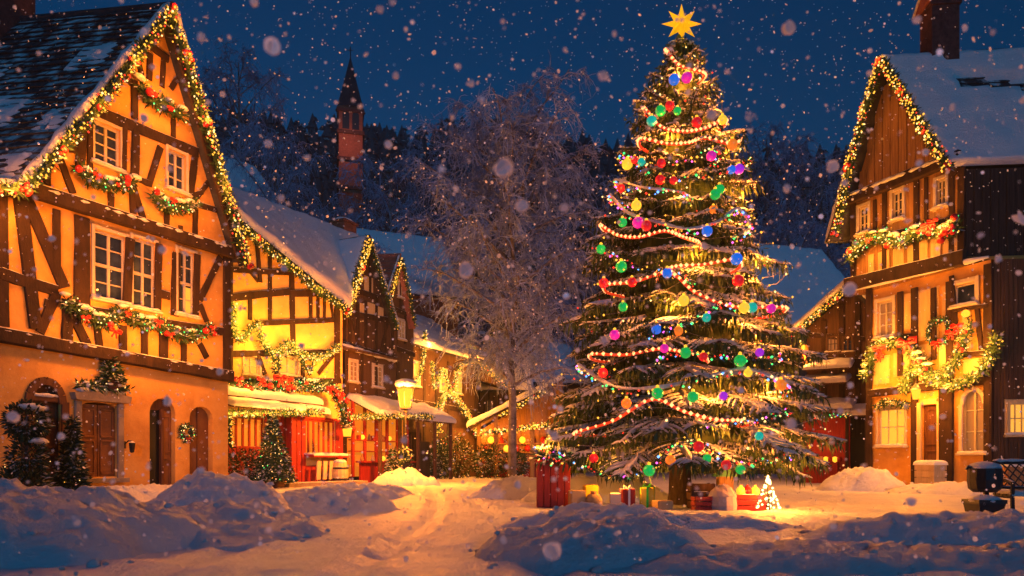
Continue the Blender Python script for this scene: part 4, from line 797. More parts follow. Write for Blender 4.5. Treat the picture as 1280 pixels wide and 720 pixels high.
T12.part('timber_frame', b, TIMBER)
s = MB(); p, q = F8.at(1059, 246, .15), F8.at(1203, 190, .15); snow_roll(s, (p.x, -.17, p.z), (q.x, -.17, q.z), .12, 26, .4, .6); s2 = MB(); snow_roll(s2, (p.x, -.1, zj + .2), (xl, -.1, zj + .1), .12, 8); T12.part('ledge_snow', s, SNOW, smooth=True); T12.part('ledge_snow', s2, SNOW, smooth=True)
for r in RU: window(T12, *r, 2, 3, .08, GLASS, WHITEP, .12)
window(T12, *RL[0], 2, 3, .1, DIMPANE, WHITEP, .13); window(T12, *RL[1], 1, 1, .1, GLASS, WHITEP, .15)
window(T12, *RG, 3, 2, .1, WARMPANE, WHITEP, .1, True, True)
o = window(T12, *RA, 2, 3, .12, DIMPANE, WHITEP, 0, True, True); b = MB()
for a, c in zip(ga[2:], ga[3:]): b.bar((a[0], .0, a[1]), (c[0], .0, c[1]), .14, .05)
b.bar((RA[0] - .05, .0, RA[1]), (RA[0] - .05, .0, RA[3] - .5), .14, .047); b.bar((RA[2] + .05, .0, RA[1]), (RA[2] + .05, .0, RA[3] - .5), .14, .047); T12.part('arch_surround', b, WHITEP)
x_, z_, X_, Z_ = RD; door_leaf(T12, x_, z_, X_, Z_, .12, DOORWOOD); b = MB(); b.bar((x_ - .1, .0, 0), (x_ - .1, .0, Z_ + .1), .2, .08); b.bar((X_ + .1, .0, 0), (X_ + .1, .0, Z_ + .1), .2, .08); b.bar((x_, .0, Z_ + .1), (X_, .0, Z_ + .1), .2, .077); T12.part('door_frame', b, PALE)
# black plank side
F9o = F8.w((xu, 0, 0)); F9 = Frame((F9o.x, F9o.y), (1, -.1)); F10o = F8.w((xl, .03, 0)); F10 = Frame((F10o.x, F10o.y), (1, -.1))
def side_board(Fs, xa, xb_, z0, z1, n, d0):
    b = MB()
    for i in range(n):
        w = (xb_ - xa) / n; xx = xa + w * (i + .5); q = [F8.l(Fs.w(v)) for v in ((xx, -.004, z0), (xx, -.004, z1))]; nn = F8.ld((Fs.uy, -Fs.ux)); b.bar(q[0], q[1], w * .95, d0 + rnd.uniform(0, .03), nn, 3, .03)
    return b
T12.part('side_boards', side_board(F9, .05, L8, zj, zr_, 34, .03), BLACKWOOD)
r = F10.rect(1259, 503, 1284, 543); b = side_board(F10, .05, r[0] - .12, -.2, zj, 3, .03); b2 = side_board(F10, r[2] + .12, L8, -.2, zj, 28, .03)
b.add(b2.v, b2.f); 
for za, zb_ in ((-.2, r[1] - .1), (r[3] + .1, zj)): c = side_board(F10, r[0] - .12, r[2] + .12, za, zb_, 6, .03); b.add(c.v, c.f)
T12.part('side_boards', b, DARKWOOD)
def via(Fs, mb):
    for i, v in enumerate(mb.v): mb.v[i] = F8.l(Fs.w(v))
class Proxy:                                   # builds a part in a side frame of the same house
    def __init__(s, T, Fs): s.T, s.Fs, s.o = T, Fs, T.o
    def part(s, name, mb, mats, parent=None, smooth=False): via(s.Fs, mb); return s.T.part(name, mb, mats, parent, smooth)
window(Proxy(T12, F10), *r, 3, 2, -.04, WARMPANE, PALE, .1)
# roof
def rfn(u, v, p): return .035 * math.sin(v * 75) - (.30 if .22 < u < .62 and abs(v - .82 + .35 * u) < .055 + .04 * noise.noise(p * 1.5) else 0)
gable_house_roof(T12, (oa.x, oa.z), (ol.x, ol.z), (orr.x, orr.z), D8, -.45, L8, 24, 24, TILE, .22, True, True, rfn, 21, .05, .14)
k_ = 0.0
while True:
    q = V((oa.x, 0, oa.z)) + D8 * k_; wq = F8.w(q)
    if (wq.x / wq.y) * FPX + 640 > 1174 or k_ > 8: break
    k_ += .02
c = MB(); cz = q.z + .75
CR = math.atan2(D8.y, D8.x); c.box((q.x, q.y, cz - .3), (.95, .95, 2.5), CR); c.box((q.x, q.y, cz + .95), (1.08, 1.08, .12), CR); T12c = T12.part('chimney', c, BRICKD)
R3 = Matrix.Rotation(CR + math.pi / 2, 3, 'Z'); c = MB()
pts = [V((q.x, q.y, cz + 1.05)) + R3 @ V(v) for v in ((-.66, -.62, 0), (.66, -.62, 0), (.66, .62, 0), (-.66, .62, 0), (0, -.62, .5), (0, .62, .5))]
c.add(pts, [(0, 3, 2, 1), (0, 1, 4), (2, 3, 5), (0, 4, 5, 3), (1, 2, 5, 4)]); T12.part('chimney_cap', c, REDTILE, T12c); c = MB(); c.tube([pts[3] + UP * .06, pts[5] + UP * .1, pts[2] + UP * .06], .07, 6); c.tube([pts[0] + UP * .06, pts[4] + UP * .1, pts[1] + UP * .06], .07, 6); T12.part('chimney_snow', c, SNOW, T12c, True)
# garlands
garland('thick golden lit garland down the far left gable edge of the wooden house', F8, [(1100, 78), (1080, 140), (1062, 210), (1046, 290)], .62, .2, 140, 46, .034, 'warm', balls=10, light=(1.8, 34), loff=.25, smooth=False)
garland('thick golden lit garland down the right gable edge of the wooden house', F8, [(1102, 74), (1128, 116), (1158, 166), (1186, 210)], .62, .18, 140, 42, .034, 'warm', balls=10, light=(1.5, 34), loff=.25, smooth=False)
garland('fat lit garland with red bows under the upper windows of the wooden house', F8, [(1062, 325), (1070, 312), (1085, 300), (1105, 296), (1125, 303), (1145, 291), (1165, 287), (1180, 292), (1196, 280)], .28, .3, 230, 32, .03, 'cool', [(1160, 281, .22), (1166, 276, .18), (1086, 300, .14)], 14, light=(1.3, 26), loff=.4, snow=.25)
garland('lit garland with red bows below the lower left window of the wooden house', F8, [(1082, 470), (1086, 455), (1092, 438), (1108, 430), (1126, 428), (1138, 436), (1150, 450), (1158, 462)], .25, .24, 230, 26, .03, 'gold', [(1099, 436, .26), (1134, 428, .36), (1100, 446, .2)], 6, light=(1.2, 28), loff=.4, snow=.3)
garland('big lit garland loop curling up to the small upper right window of the wooden house', F8, [(1213, 405), (1206, 420), (1200, 440), (1190, 458), (1176, 470), (1160, 466), (1148, 456)], .3, .2, 220, 28, .032, 'gold', [(1196, 408, .22), (1190, 416, .22)], 4, light=(1.3, 26), loff=.4)
garland('long lit garland swag ending at the right corner above the arched window', F8, [(1130, 490), (1135, 470), (1146, 462), (1162, 474), (1182, 482), (1205, 478), (1226, 464), (1240, 440), (1246, 418)], .32, .22, 220, 28, .032, 'gold', light=(1.4, 30), loff=.4)
garland('small dark garland over the ground floor window of the wooden house', F8, [(1096, 508), (1108, 502), (1122, 503), (1134, 508)], .2, .13, 180, 26, .026, 'gold')
q = F8.at(1176, 415); wreath('pale round wreath with a ribbon on the wooden house between its lower windows', F8, (q.x, -.1, q.z), .42, .1)
# red gift-like flame cloth below the swag: red lantern cluster over the door
q = F8.at(1157, 492); T = Thing('porch_lantern', 'bright golden porch lantern over the wooden house door', 'lantern', F8, (q.x, -.5, q.z)); b = MB(); b.lathe([(.1, -.22), (.17, .12)], (q.x, -.5, q.z), 6); T.part('glass', b, LAMPG); b = MB(); b.lathe([(.2, .122), (.06, .3), (.02, .36)], (q.x, -.5, q.z), 6); b.tube([(q.x, 0, q.z + .4), (q.x, -.5, q.z + .42), (q.x, -.5, q.z + .3)], .02, 6); T.part('bracket', b, IRON); lamp(F8.w((q.x, -.95, q.z - .1)), 380, (1, .25, .02))
q = F8.at(1207, 392, .3); T = Thing('wall_globe', 'round glowing lamp globe under the small upper right window of the wooden house', 'lamp', F8, (q.x, -.3, q.z)); b = MB(); b.ball((q.x, -.3, q.z), .13, 12, 8); T.part('globe', b, LAMPG, smooth=True); b = MB(); b.tube([(q.x, 0, q.z - .05), (q.x, -.3, q.z - .14)], .02, 6); T.part('bracket', b, IRON); lamp(F8.w((q.x, -.7, q.z)), 40)
# step box by the door
q = F8.at(1163, 600, .9); T = Thing('planter_crate', 'tall snow-topped plank crate beside the wooden house door', 'crate', F8, (q.x, -.9, 0)); b = MB()
for i in range(4): b.box((q.x, -.9, .13 + i * .24), (.72, .62, .215))
b.box((q.x, -.9, .48), (.64, .54, .9)); T.part('planks', b, PALE); s = MB(); quad_snow(s, (q.x - .4, -1.24, .94), (q.x + .4, -1.24, .94), (q.x + .4, -.56, .94), (q.x - .4, -.56, .94), .14, 8, 8, .03, 3, .12); T.part('snow_cover', s, SNOW, smooth=True)
q = F8.at(1248, 574, .6); T = Thing('ledge_box', 'low plank ledge with snow beneath the right ground floor window', 'ledge', F10, (.9, -.4, 0)); b = MB(); b.box((.9, -.4, .45), (1.5, .5, .9)); T.part('planks', b, WARMWOOD); s = MB(); quad_snow(s, (.12, -.68, .9), (1.68, -.68, .9), (1.68, -.12, .9), (.12, -.12, .9), .14, 10, 6, .04, 3, .12); T.part('snow_cover', s, SNOW, smooth=True)

# ================================================================== HOUSES RIGHT OF THE TREE
LK.update(col=(1, .32, .04), k=.9)
o = wp(1060, 602, 36.0); F11 = Frame((o.x, o.y), (.85, -.52)); T13 = Thing('low_gabled_house', 'low dark wooden house with a lit gable edge between christmas tree and tall house', 'house', F11, (0, 0, 0))
xa, xb = F11.at(1003, 560).x, F11.at(1092, 560).x; a, lf, rf = F11.at(1064, 356), F11.at(1001, 412), F11.at(1120, 415)
xa = lf.x + .3; xb = rf.x
box_house(T13, [(xa, -.3), (xb, -.3), (xb, rf.z - .2), (a.x, a.z - .3), (xa, lf.z)], 8, DARKWOOD)
gable_house_roof(T13, (a.x, a.z), (lf.x - .3, lf.z - .2), (rf.x, rf.z), V((.1, 1, 0)).normalized(), -.5, 8, 14, 14, TILE, .25, verge=.14, seed=31)
b = MB(); timbers(b, F11, [(1006, 418, 1080, 424, .25), (1030, 400, 1030, 590, .25), (1052, 380, 1052, 590, .25), (1072, 370, 1072, 600, .25), (1010, 450, 1078, 452, .3)]); T13.part('timber_frame', b, TIMBER)
window(T13, *F11.rect(1034, 420, 1048, 440), 3, 2, -.02, DIMPANE, DARKWOOD, .1); window(T13, *F11.rect(1054, 420, 1066, 440), 2, 2, -.02, GLASS, DARKWOOD, .1)
for k, (pa_, pb_, zt, zb, off, lab) in enumerate(((1006, 1062, 452, 462, 1.2, 0), (1000, 1056, 466, 480, 1.9, 1))):
    p, q = F11.at(pa_, zb, off), F11.at(pb_, zb, off); b = MB(); b.hexa([V((p.x, -off, p.z - .1)), V((q.x, -off, p.z - .1)), V((q.x, 0, p.z + .35)), V((p.x, 0, p.z + .35)), V((p.x, -off, p.z)), V((q.x, -off, p.z)), V((q.x, 0, p.z + .45)), V((p.x, 0, p.z + .45))]); ro = T13.part('pent_roof', b, DARKWOOD)
    s = MB(); quad_snow(s, (p.x - .1, -off - .1, p.z), (q.x + .1, -off - .1, p.z), (q.x + .1, 0, p.z + .45), (p.x - .1, 0, p.z + .45), .2, 16, 8, .06, k, .15); T13.part('roof_snow', s, SNOW, ro, True)
garland('lit garland along the sloping gable edge of the low dark house', F11, [(1000, 410), (1022, 392), (1044, 373), (1062, 358)], .65, .16, 120, 34, .034, 'warm', balls=4, light=(1.6, 30), loff=.3, smooth=False)
garland('small lit hanging garland with orange glow at the low house corner post', F11, [(1003, 420), (1004, 440), (1010, 452)], .8, .16, 100, 26, .036, 'gold', light=(1.0, 40))
q = F11.at(1006, 443, 1.0); T = Thing('paper_lantern', 'orange lit paper lantern hanging at the low dark house left corner', 'lantern', F11, (q.x, -1.0, q.z)); b = MB(); b.lathe([(.12, -.45), (.17, -.4), (.17, .4), (.12, .45)], q, 8); T.part('shade', b, ORANGEPANE); b = MB(); b.tube([q + V((0, 0, .45)), q + V((0, 0, .8))], .02, 5); T.part('cord', b, IRON)
q = F11.at(1045, 602, 2.0); T14 = Thing('market_booth', 'red wooden market booth with colourful goods right of the christmas tree', 'market stall', F11, (q.x, -2, 0))
xa, xb = F11.at(1000, 560, 2).x, F11.at(1062, 560, 2).x; zt = F11.at(1030, 512, 2).z
b = MB(); b.box(((xa + xb) / 2, -1.0, zt / 2), (xb - xa, .2, zt)); b.box((xb - .1, -1.5, zt / 2), (.2, 1.0, zt)); T14.part('wall', b, REDPAINT)
b = MB(); b.box(((xa + xb) / 2 - .2, -1.9, .5), (xb - xa - .6, .6, 1.0)); T14.part('counter', b, REDPAINT)
b = MB(); b.hexa([V((xa - .2, -2.5, zt - .1)), V((xb + .1, -2.5, zt - .1)), V((xb + .1, -.9, zt + .35)), V((xa - .2, -.9, zt + .35)), V((xa - .2, -2.5, zt)), V((xb + .1, -2.5, zt)), V((xb + .1, -.9, zt + .45)), V((xa - .2, -.9, zt + .45))]); ro = T14.part('roof', b, DARKWOOD)
s = MB(); quad_snow(s, (xa - .3, -2.6, zt), (xb + .2, -2.6, zt), (xb + .2, -.9, zt + .45), (xa - .3, -.9, zt + .45), .22, 14, 8, .06, 3, .15); T14.part('roof_snow', s, SNOW, ro, True)
b = MB(); b.box((F11.at(1018, 575, 2.22).x, -2.22, F11.at(1018, 577, 2.22).z), (.75, .03, .5)); T14.part('sign_board', b, PALE)
lamp(F11.w(((xa + xb) / 2 - .3, -2.3, 1.9)), 45, (1, .34, .1), .2, 'shop_light')
for k in range(8):
    xx = xa + .35 + k * (xb - xa - .8) / 7; b = MB(); b.lathe([(.03, 0), (.12, .07), (.14, .15), (.1, .25), (.02, .28)], (xx, -1.9, 1.0), 8); solo('ornament', ('gold round ornament', 'red round ornament')[k % 2] + ' on the counter of the red market booth', 'ornament', b, (GOLD, RED)[k % 2], F11, (xx, -1.9, 1.0), ('gold ornaments on the booth', 'red ornaments on the booth')[k % 2], smooth=True)
garland('colourful lit garland along the roof edge of the red market booth', F11, [(1000, 520), (1030, 520), (1062, 519)], 2.7, .1, 110, 26, .03, 'multi', smooth=False)
q = F11.at(1070, 602, 2.4); T15 = Thing('snowy_porch', 'narrow dark porch with a small snow-covered roof beside the tall wooden house', 'porch', F11, (q.x, -2.4, 0))
xa, xb = F11.at(1055, 560, 2.4).x, F11.at(1086, 560, 2.4).x; zt = F11.at(1070, 520, 2.4).z; b = MB(); b.box(((xa + xb) / 2, -1.4, zt / 2), (xb - xa - .1, .2, zt)); b.cbox((xa + .12, -2.3, zt / 2), (.14, .14, zt), .02); b.cbox((xb - .12, -2.3, zt / 2), (.14, .14, zt), .02); T15.part('porch_frame', b, BLACKWOOD)
b = MB(); b.hexa([V((xa - .1, -2.6, zt - .05)), V((xb + .1, -2.6, zt - .05)), V((xb + .1, -1.3, zt + .4)), V((xa - .1, -1.3, zt + .4)), V((xa - .1, -2.6, zt + .04)), V((xb + .1, -2.6, zt + .04)), V((xb + .1, -1.3, zt + .5)), V((xa - .1, -1.3, zt + .5))]); ro = T15.part('roof', b, DARKWOOD); s = MB(); quad_snow(s, (xa - .15, -2.7, zt + .04), (xb + .15, -2.7, zt + .04), (xb + .15, -1.3, zt + .5), (xa - .15, -1.3, zt + .5), .2, 10, 8, .04, 3, .15); T15.part('roof_snow', s, SNOW, ro, True)
b = MB(); b.box(((xa + xb) / 2, -1.53, 1.1), (.9, .06, 2.2)); T15.part('door', b, PLAINBLACK)

# big snow roofs and far houses behind
def far_house(label, p0, p1, depth, dd, h_e, pyr, L=8, wall=DARKWOOD, wins=0, snow=.3, back=None):
    # eave from pixel p0 to p1 at 'depth' ; ridge row pyr, L metres behind
    a, b_ = wp(p0[0], p0[1], depth), wp(p1[0], p1[1], depth + dd); base = min(terrain(a.x, a.y), terrain(b_.x, b_.y)) - .5
    Fh = Frame((a.x, a.y), (b_.x - a.x, b_.y - a.y)); w = math.hypot(b_.x - a.x, b_.y - a.y); ze = (a.z + b_.z) / 2
    T = Thing('village_house', label, 'house', Fh, (w / 2, 0, base)); r0 = Fh.at((p0[0] + p1[0]) / 2, pyr, -L).z
    m = MB(); m.prism(rpoly(0.2, base, w - .2, ze), 0, L * 1.9); m.face([(.2, 0, ze), (.2, L * 1.9, ze), (.2, L, r0 - .3)]); m.face([(w - .2, 0, ze), (w - .2, L * 1.9, ze), (w - .2, L, r0 - .3)]); T.part('wall', m, wall)
    e0, e1, q0, q1 = V((-.3, -.5, ze - .2)), V((w + .3, -.5, ze - .2)), V((-.3, L, r0)), V((w + .3, L, r0)); k0, k1 = V((-.3, L * 2, ze - .2)), V((w + .3, L * 2, ze - .2))
    m = MB(); m.hexa([e0 - UP * .2, e1 - UP * .2, q1 - UP * .2, q0 - UP * .2, e0, e1, q1, q0]); m.hexa([q0 - UP * .201, q1 - UP * .201, k1 - UP * .2, k0 - UP * .2, q0 + UP * .001, q1 + UP * .001, k1, k0]); ro = T.part('roof', m, TILE)
    s = MB(); quad_snow(s, e0, e1, q1, q0, snow, 24, 16, .1, p0[0], .3); T.part('roof_snow', s, SNOW, ro, True)
    for i in range(wins): xx = w * (i + .6) / (wins + .2); window(T, xx - .5, ze - 2.2, xx + .5, ze - .8, 2, 2, -.03, DIMPANE, WHITEP, .1)
    return T
far_house('far house whose wide blue snow roof shows right of the christmas tree', (925, 408), (1100, 404), 60, 4, 0, 312, 8)
far_house('far house with a pale snow roof behind the dark gabled house', (462, 372), (575, 360), 62, 3, 0, 296, 7, BRICK)
far_house('hillside house with a red wall and snow roof beside the ochre house gable', (262, 236), (352, 262), 76, 6, 0, 206, 7, BRICK, 3)
far_house('low far house with a snow roof behind the bare tree trunk', (640, 478), (735, 474), 66, 2, 0, 425, 7, DARKWOOD, 3)
# ================================================================== CHRISTMAS TREE
TX, TY = 3.9, 16.7
LK.update(k=1.0)
RZ = [(0.3, 2.9), (.8, 3.2), (1.4, 3.25), (3.0, 3.05), (4.3, 2.7), (6.15, 2.2), (8.0, 1.6), (9.85, .78), (10.6, .3), (11.2, .05)]
def treeR(z):
    for (a, r), (b, q) in zip(RZ, RZ[1:]):
        if z <= b: return r + (q - r) * max(0, (z - a)) / (b - a)
    return .05
TT = Thing('christmas_tree', 'towering snow-dusted christmas fir covered in coloured lights in the middle of the square', 'christmas tree', W0, (TX, TY, 0))
tb = V((TX, TY, 0)); m = MB(); m.lathe([(.34, -.1), (.27, .3), (.2, 2.5), (.14, 5.5), (.08, 8.5), (.03, 10.9)], tb, 12); TT.part('trunk', m, BARK)
g = MB(); s = MB(); limb = MB()
z = 1.42; lv = 0
while z < 10.75:
    R = treeR(z + .15) ; up = sst(6, 10.6, z); n = int(8 + 12 * (1 - z / 11)) ; a0 = rnd.uniform(0, 6.28)
    for k in range(n):
        a = a0 + 6.283 * (k + rnd.uniform(-.3, .3)) / n; L = R * rnd.choice((rnd.uniform(.68, .92), rnd.uniform(.9, 1.1))); rad = V((math.cos(a), math.sin(a), 0)); tan = V((-rad.y, rad.x, 0))
        zz = z + rnd.uniform(-.07, .07); c1, c2, c3 = (.16 + .25 * up), (-.62 + .25 * up + rnd.uniform(-.12, .08)), .30
        def P(t): return tb + rad * (t * L) + UP * (zz + L * (c1 * t + c2 * t * t + c3 * t ** 3)) + tan * (.06 * L * math.sin(t * 3 + k))
        N = 7; path = [P(i / N) for i in range(N + 1)]
        limb.tube(path, [.05 * (1 - .8 * i / N) * (.5 + L / 4) + .006 for i in range(N + 1)], 5, False)
        sp = [P(.18 + .86 * i / N) + UP * .035 for i in range(N + 1)]; k1 = rnd.uniform(.6, 1.15)
        s.tube(sp, [.012] + [(.11 - .05 * i / N) * (.55 + L / 6) * k1 * rnd.uniform(.55, 1.4) for i in range(1, N)] + [.012], 5, True, .75)
        nt = max(4, int(L / .17))
        for i in range(nt):
            t = .14 + .86 * (i + rnd.random()) / nt; base = P(t); tl = (.42 * L * (1 - t) ** .7 + .16) * rnd.uniform(.7, 1.15); tl = min(tl, .95)
            for sg in (-1, 1):
                d = (rad * .75 + tan * sg * .8 + UP * rnd.uniform(-.12, .08)).normalized(); M = 4
                tw = [base + d * (tl * j / M) - UP * (tl * .30 * (j / M) ** 2) for j in range(M + 1)]
                if rnd.random() < .75: s.tube([q + UP * .025 for q in tw], [.008] + [.036 * rnd.uniform(.5, 1.25) for _ in range(M - 1)] + [.008], 4, False, .7)
                st = max(3, int(tl / .085))
                for j in range(st):
                    f = (j + rnd.random()) / st * M; q = tw[int(min(f, M - .01))].lerp(tw[min(int(f) + 1, M)], f % 1)
                    g.card(q, (d * .8 + rv(.6) - UP * .25).normalized() * rnd.uniform(.10, .18), rnd.uniform(.012, .022))
                    g.card(q, (d * .2 + rv(.25) - UP).normalized() * rnd.uniform(.12, .32), rnd.uniform(.014, .026))
                    if rnd.random() < .5: g.card(q, (d * .5 + rv(.8)).normalized() * .13, .018)
        for i in range(int(L * 9)):
            q = P(rnd.uniform(.05, 1)); g.card(q, (rv(.35) - UP).normalized() * rnd.uniform(.2, .42), rnd.uniform(.018, .03))
    z += .43 + .17 * (1 - z / 11); lv += 1
g.lathe([(treeR(zz) * .42, zz) for zz in (1.0, 2, 3, 4, 5, 6, 7, 8, 9, 10, 10.9)], tb, 10)
cr = TT.part('crown', g, NEEDLE); TT.part('branch', limb, BARK); TT.part('branch_snow', s, SNOW, cr, True)
def tsurf(px, py, k=1.0):
    a, b = (px - 640) / FPX, (HZ - py) / FPX; Y = TY - 1
    for _ in range(14):
        zz = CAMH + b * Y; R = treeR(zz) * k; X = a * Y - TX; Yn = TY - math.sqrt(max(R * R - X * X, .0)); Y = .5 * Y + .5 * Yn
    zz = CAMH + b * Y; R = treeR(zz) * k; X = max(-.955 * R, min(.955 * R, (a * Y - TX) / 1.13)); return V((TX + X, TY - math.sqrt(R * R - X * X), zz))
def tstring(label, pts, kind, k=.92, spacing=.13, wrap=.9):
    P = [tsurf(x, y, k) for x, y in pts]
    for e, o in ((0, 1), (-1, -2)):                     # carry the ends on round the back of the tree
        d = P[e] - V((TX, TY, P[e].z)); a = math.atan2(d.y, d.x); sg = 1 if e else -1; ext = []
        for da, kr in ((.16, .88), (.3, .62)): r = treeR(P[e].z) * k * kr; ext.append(V((TX + r * math.cos(a + sg * da), TY + r * math.sin(a + sg * da), P[e].z - .04)))
        P = P + ext if e else ext[::-1] + P
    path = densify(catmull(P, 5), spacing); T = Thing('bead_garland' if kind == 'bead' else 'light_garland', label, 'garland', W0, P[0], 'garlands wound round the christmas tree')
    w = MB(); c = MB()
    if kind == 'bead':
        w.tube(path, .03, 5)
        for q in path: o = (q - V((TX, TY, q.z))).normalized(); c.mi = 0; c.octa(q + o * .03 + UP * .01, .041 * rnd.uniform(.8, 1.2))
        T.part('cord', w, BEADCORD); T.part('bead_string', c, BEAD)
    else:
        w.tube([q + UP * .02 for q in path], [.03 * rnd.uniform(.6, 1.5) if kind == 'snow' else .012 for _ in path], 5)
        for q in path:
            for _ in range(2): o = (q - V((TX, TY, q.z))).normalized(); c.mi = rnd.choices(range(6), MIXES['multi'][1])[0]; c.octa(q + o * .03 + rv(.06) - UP * (.05 if kind == 'snow' else 0), .026 * rnd.uniform(.7, 1.3))
        if kind == 'multi':
            gg = MB(); add_sprigs(gg, path, .07, 110, .1, .015); T.part('greenery', gg, GREEN)
        T.part('cord', w, SNOW if kind == 'snow' else IRON); T.part('bead_string', c, MIXES['multi'][0])
    return T
STR = [('glowing bead garland slanting just below the star', 'bead', [(824, 66), (847, 82), (880, 92)]),
 ('glowing bead garland dipping across the upper tree, second below the star', 'bead', [(798, 142), (820, 160), (851, 165), (882, 161), (909, 151)]),
 ('straight glowing bead garland, third below the star', 'bead', [(793, 178), (829, 181), (860, 179), (882, 173), (918, 182), (942, 184)]),
 ('short multicoloured garland rising to the right under the third bead garland', 'multi', [(764, 211), (807, 207), (851, 204), (891, 189)]),
 ('multicoloured garland dipping from the yellow bauble to the purple bauble', 'multi', [(767, 211), (816, 224), (860, 224), (909, 218), (945, 211)]),
 ('short pale multicoloured garland on the upper left of the tree', 'snow', [(755, 238), (793, 238), (838, 240)]),
 ('long snowy garland sagging across the upper middle of the tree', 'snow', [(737, 254), (771, 271), (824, 282), (860, 287), (900, 278), (927, 262), (942, 280)]),
 ('glowing bead garland hanging from the left tip of the upper middle tier', 'bead', [(729, 292), (758, 300), (789, 299), (824, 290), (850, 297)]),
 ('multicoloured garland dipping left to right above the tree centre', 'multi', [(732, 324), (780, 335), (825, 342)]),
 ('level glowing bead garland right of the tree centre', 'bead', [(840, 334), (880, 331), (922, 325)]),
 ('glowing bead garland crossing the tree centre and ending at the right', 'bead', [(742, 362), (780, 355), (830, 342), (865, 365), (910, 382), (950, 385), (988, 388)]),
 ('short multicoloured garland rising below the central bead garland', 'multi', [(830, 412), (865, 402), (905, 382)]),
 ('dim glowing bead garland across the lower middle of the tree', 'bead', [(722, 447), (770, 445), (815, 437), (850, 441)]),
 ('multicoloured garland at the right of the lower middle tier', 'multi', [(850, 441), (890, 446), (930, 450), (980, 445)]),
 ('broad snowy multicoloured garland sagging across the lower tree', 'snow', [(702, 465), (750, 485), (810, 486), (870, 475), (930, 462), (970, 472), (995, 485)]),
 ('bright glowing bead garland peaking at the tree centre low down', 'bead', [(700, 542), (750, 527), (805, 500), (850, 515), (895, 525), (930, 526)]),
 ('multicoloured garland continuing right of the low bead garland', 'multi', [(925, 527), (955, 525), (990, 515)]),
 ('lowest multicoloured garland draped over the bottom branches', 'multi', [(680, 570), (715, 585), (755, 595), (800, 587), (830, 560), (870, 555), (920, 580), (960, 577), (990, 572)])]
for l, k, p in STR: tstring(l, p, k)
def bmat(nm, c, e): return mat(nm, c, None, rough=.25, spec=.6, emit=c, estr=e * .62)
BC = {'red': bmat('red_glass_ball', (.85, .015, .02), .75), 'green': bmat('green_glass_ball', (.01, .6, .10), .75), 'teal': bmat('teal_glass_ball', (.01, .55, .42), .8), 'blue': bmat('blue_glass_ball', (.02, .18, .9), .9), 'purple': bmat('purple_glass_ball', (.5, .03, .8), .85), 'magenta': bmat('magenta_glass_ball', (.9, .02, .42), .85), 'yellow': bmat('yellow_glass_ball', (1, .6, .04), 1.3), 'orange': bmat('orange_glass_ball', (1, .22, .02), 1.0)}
BA = [(833, 133, 'red'), (820, 140, 'green'), (807, 154, 'teal'), (844, 139, 'green'), (907, 151, 'yellow'), (871, 153, 'red'), (891, 195, 'magenta'), (782, 205, 'red'), (792, 206, 'teal'), (820, 205, 'red'), (771, 213, 'yellow'), (929, 213, 'purple'), (919, 213, 'blue'), (818, 226, 'red'), (837, 226, 'red'), (896, 243, 'green'), (902, 237, 'green'), (762, 243, 'red'), (784, 260, 'yellow'), (764, 283, 'green'), (786, 281, 'magenta'), (798, 284, 'red'), (893, 262, 'orange'), (884, 289, 'blue'), (840, 100, 'blue'), (858, 97, 'magenta'), (920, 182, 'orange'),
 (732, 324, 'green'), (762, 337, 'green'), (925, 324, 'blue'), (927, 351, 'red'), (737, 360, 'red'), (777, 355, 'red'), (827, 342, 'blue'), (764, 386, 'green'), (850, 376, 'yellow'), (935, 385, 'yellow'), (946, 385, 'teal'), (972, 387, 'magenta'), (882, 397, 'teal'), (811, 412, 'blue'), (752, 421, 'magenta'), (822, 436, 'magenta'), (852, 441, 'green'), (877, 446, 'red'), (929, 451, 'green'), (956, 441, 'purple'), (940, 466, 'yellow'), (812, 492, 'green'), (862, 496, 'green'), (722, 573, 'red'), (800, 588, 'green'), (830, 575, 'orange'), (882, 573, 'green'), (909, 581, 'red'), (929, 587, 'green'), (985, 482, 'orange'), (870, 558, 'red'), (842, 414, 'orange'), (955, 545, 'teal'), (735, 468, 'red'), (768, 505, 'orange'), (905, 495, 'purple')]
def band(y): return 'near the star' if y < 110 else 'in the upper tiers' if y < 170 else 'on the high middle tiers' if y < 250 else 'above the tree centre' if y < 330 else 'at the tree centre' if y < 400 else 'on the lower middle tiers' if y < 480 else 'low on the tree' if y < 550 else 'on the lowest branches'
BMESH = {}; used = {}
for px, py, c in sorted(BA, key=lambda q: (q[2], q[1], q[0])):
    key = (c, band(py)); used.setdefault(key, []).append((px, py))
for (c, bd), pts in used.items():
    pts.sort()
    for i, (px, py) in enumerate(pts):
        if c not in BMESH:
            b = MB(); b.mi = 0; b.ball((0, 0, 0), .102, 14, 9); b.mi = 1; b.lathe([(.03, .095), (.03, .13), (.01, .145)], n=6); BMESH[c] = make_mesh('bauble', b, [BC[c], GOLD], smooth=True)
        o = bpy.data.objects.new('tree_bauble', BMESH[c]); COL.objects.link(o); o.location = tsurf(px, py, .96); k = rnd.uniform(.8, 1.2); o.scale = (k, k, k)
        pos = '' if len(pts) == 1 else ', ' + ('left one of two' if i == 0 else 'right one of two') if len(pts) == 2 else ', ' + ('leftmost', 'second from left', 'third from left', 'fourth from left', 'fifth from left', 'sixth from left')[min(i, 5)] + ' of that colour there'
        setp(o, f'lit {c} glass bauble {bd}{pos}', 'bauble', 'lit glass baubles on the christmas tree')
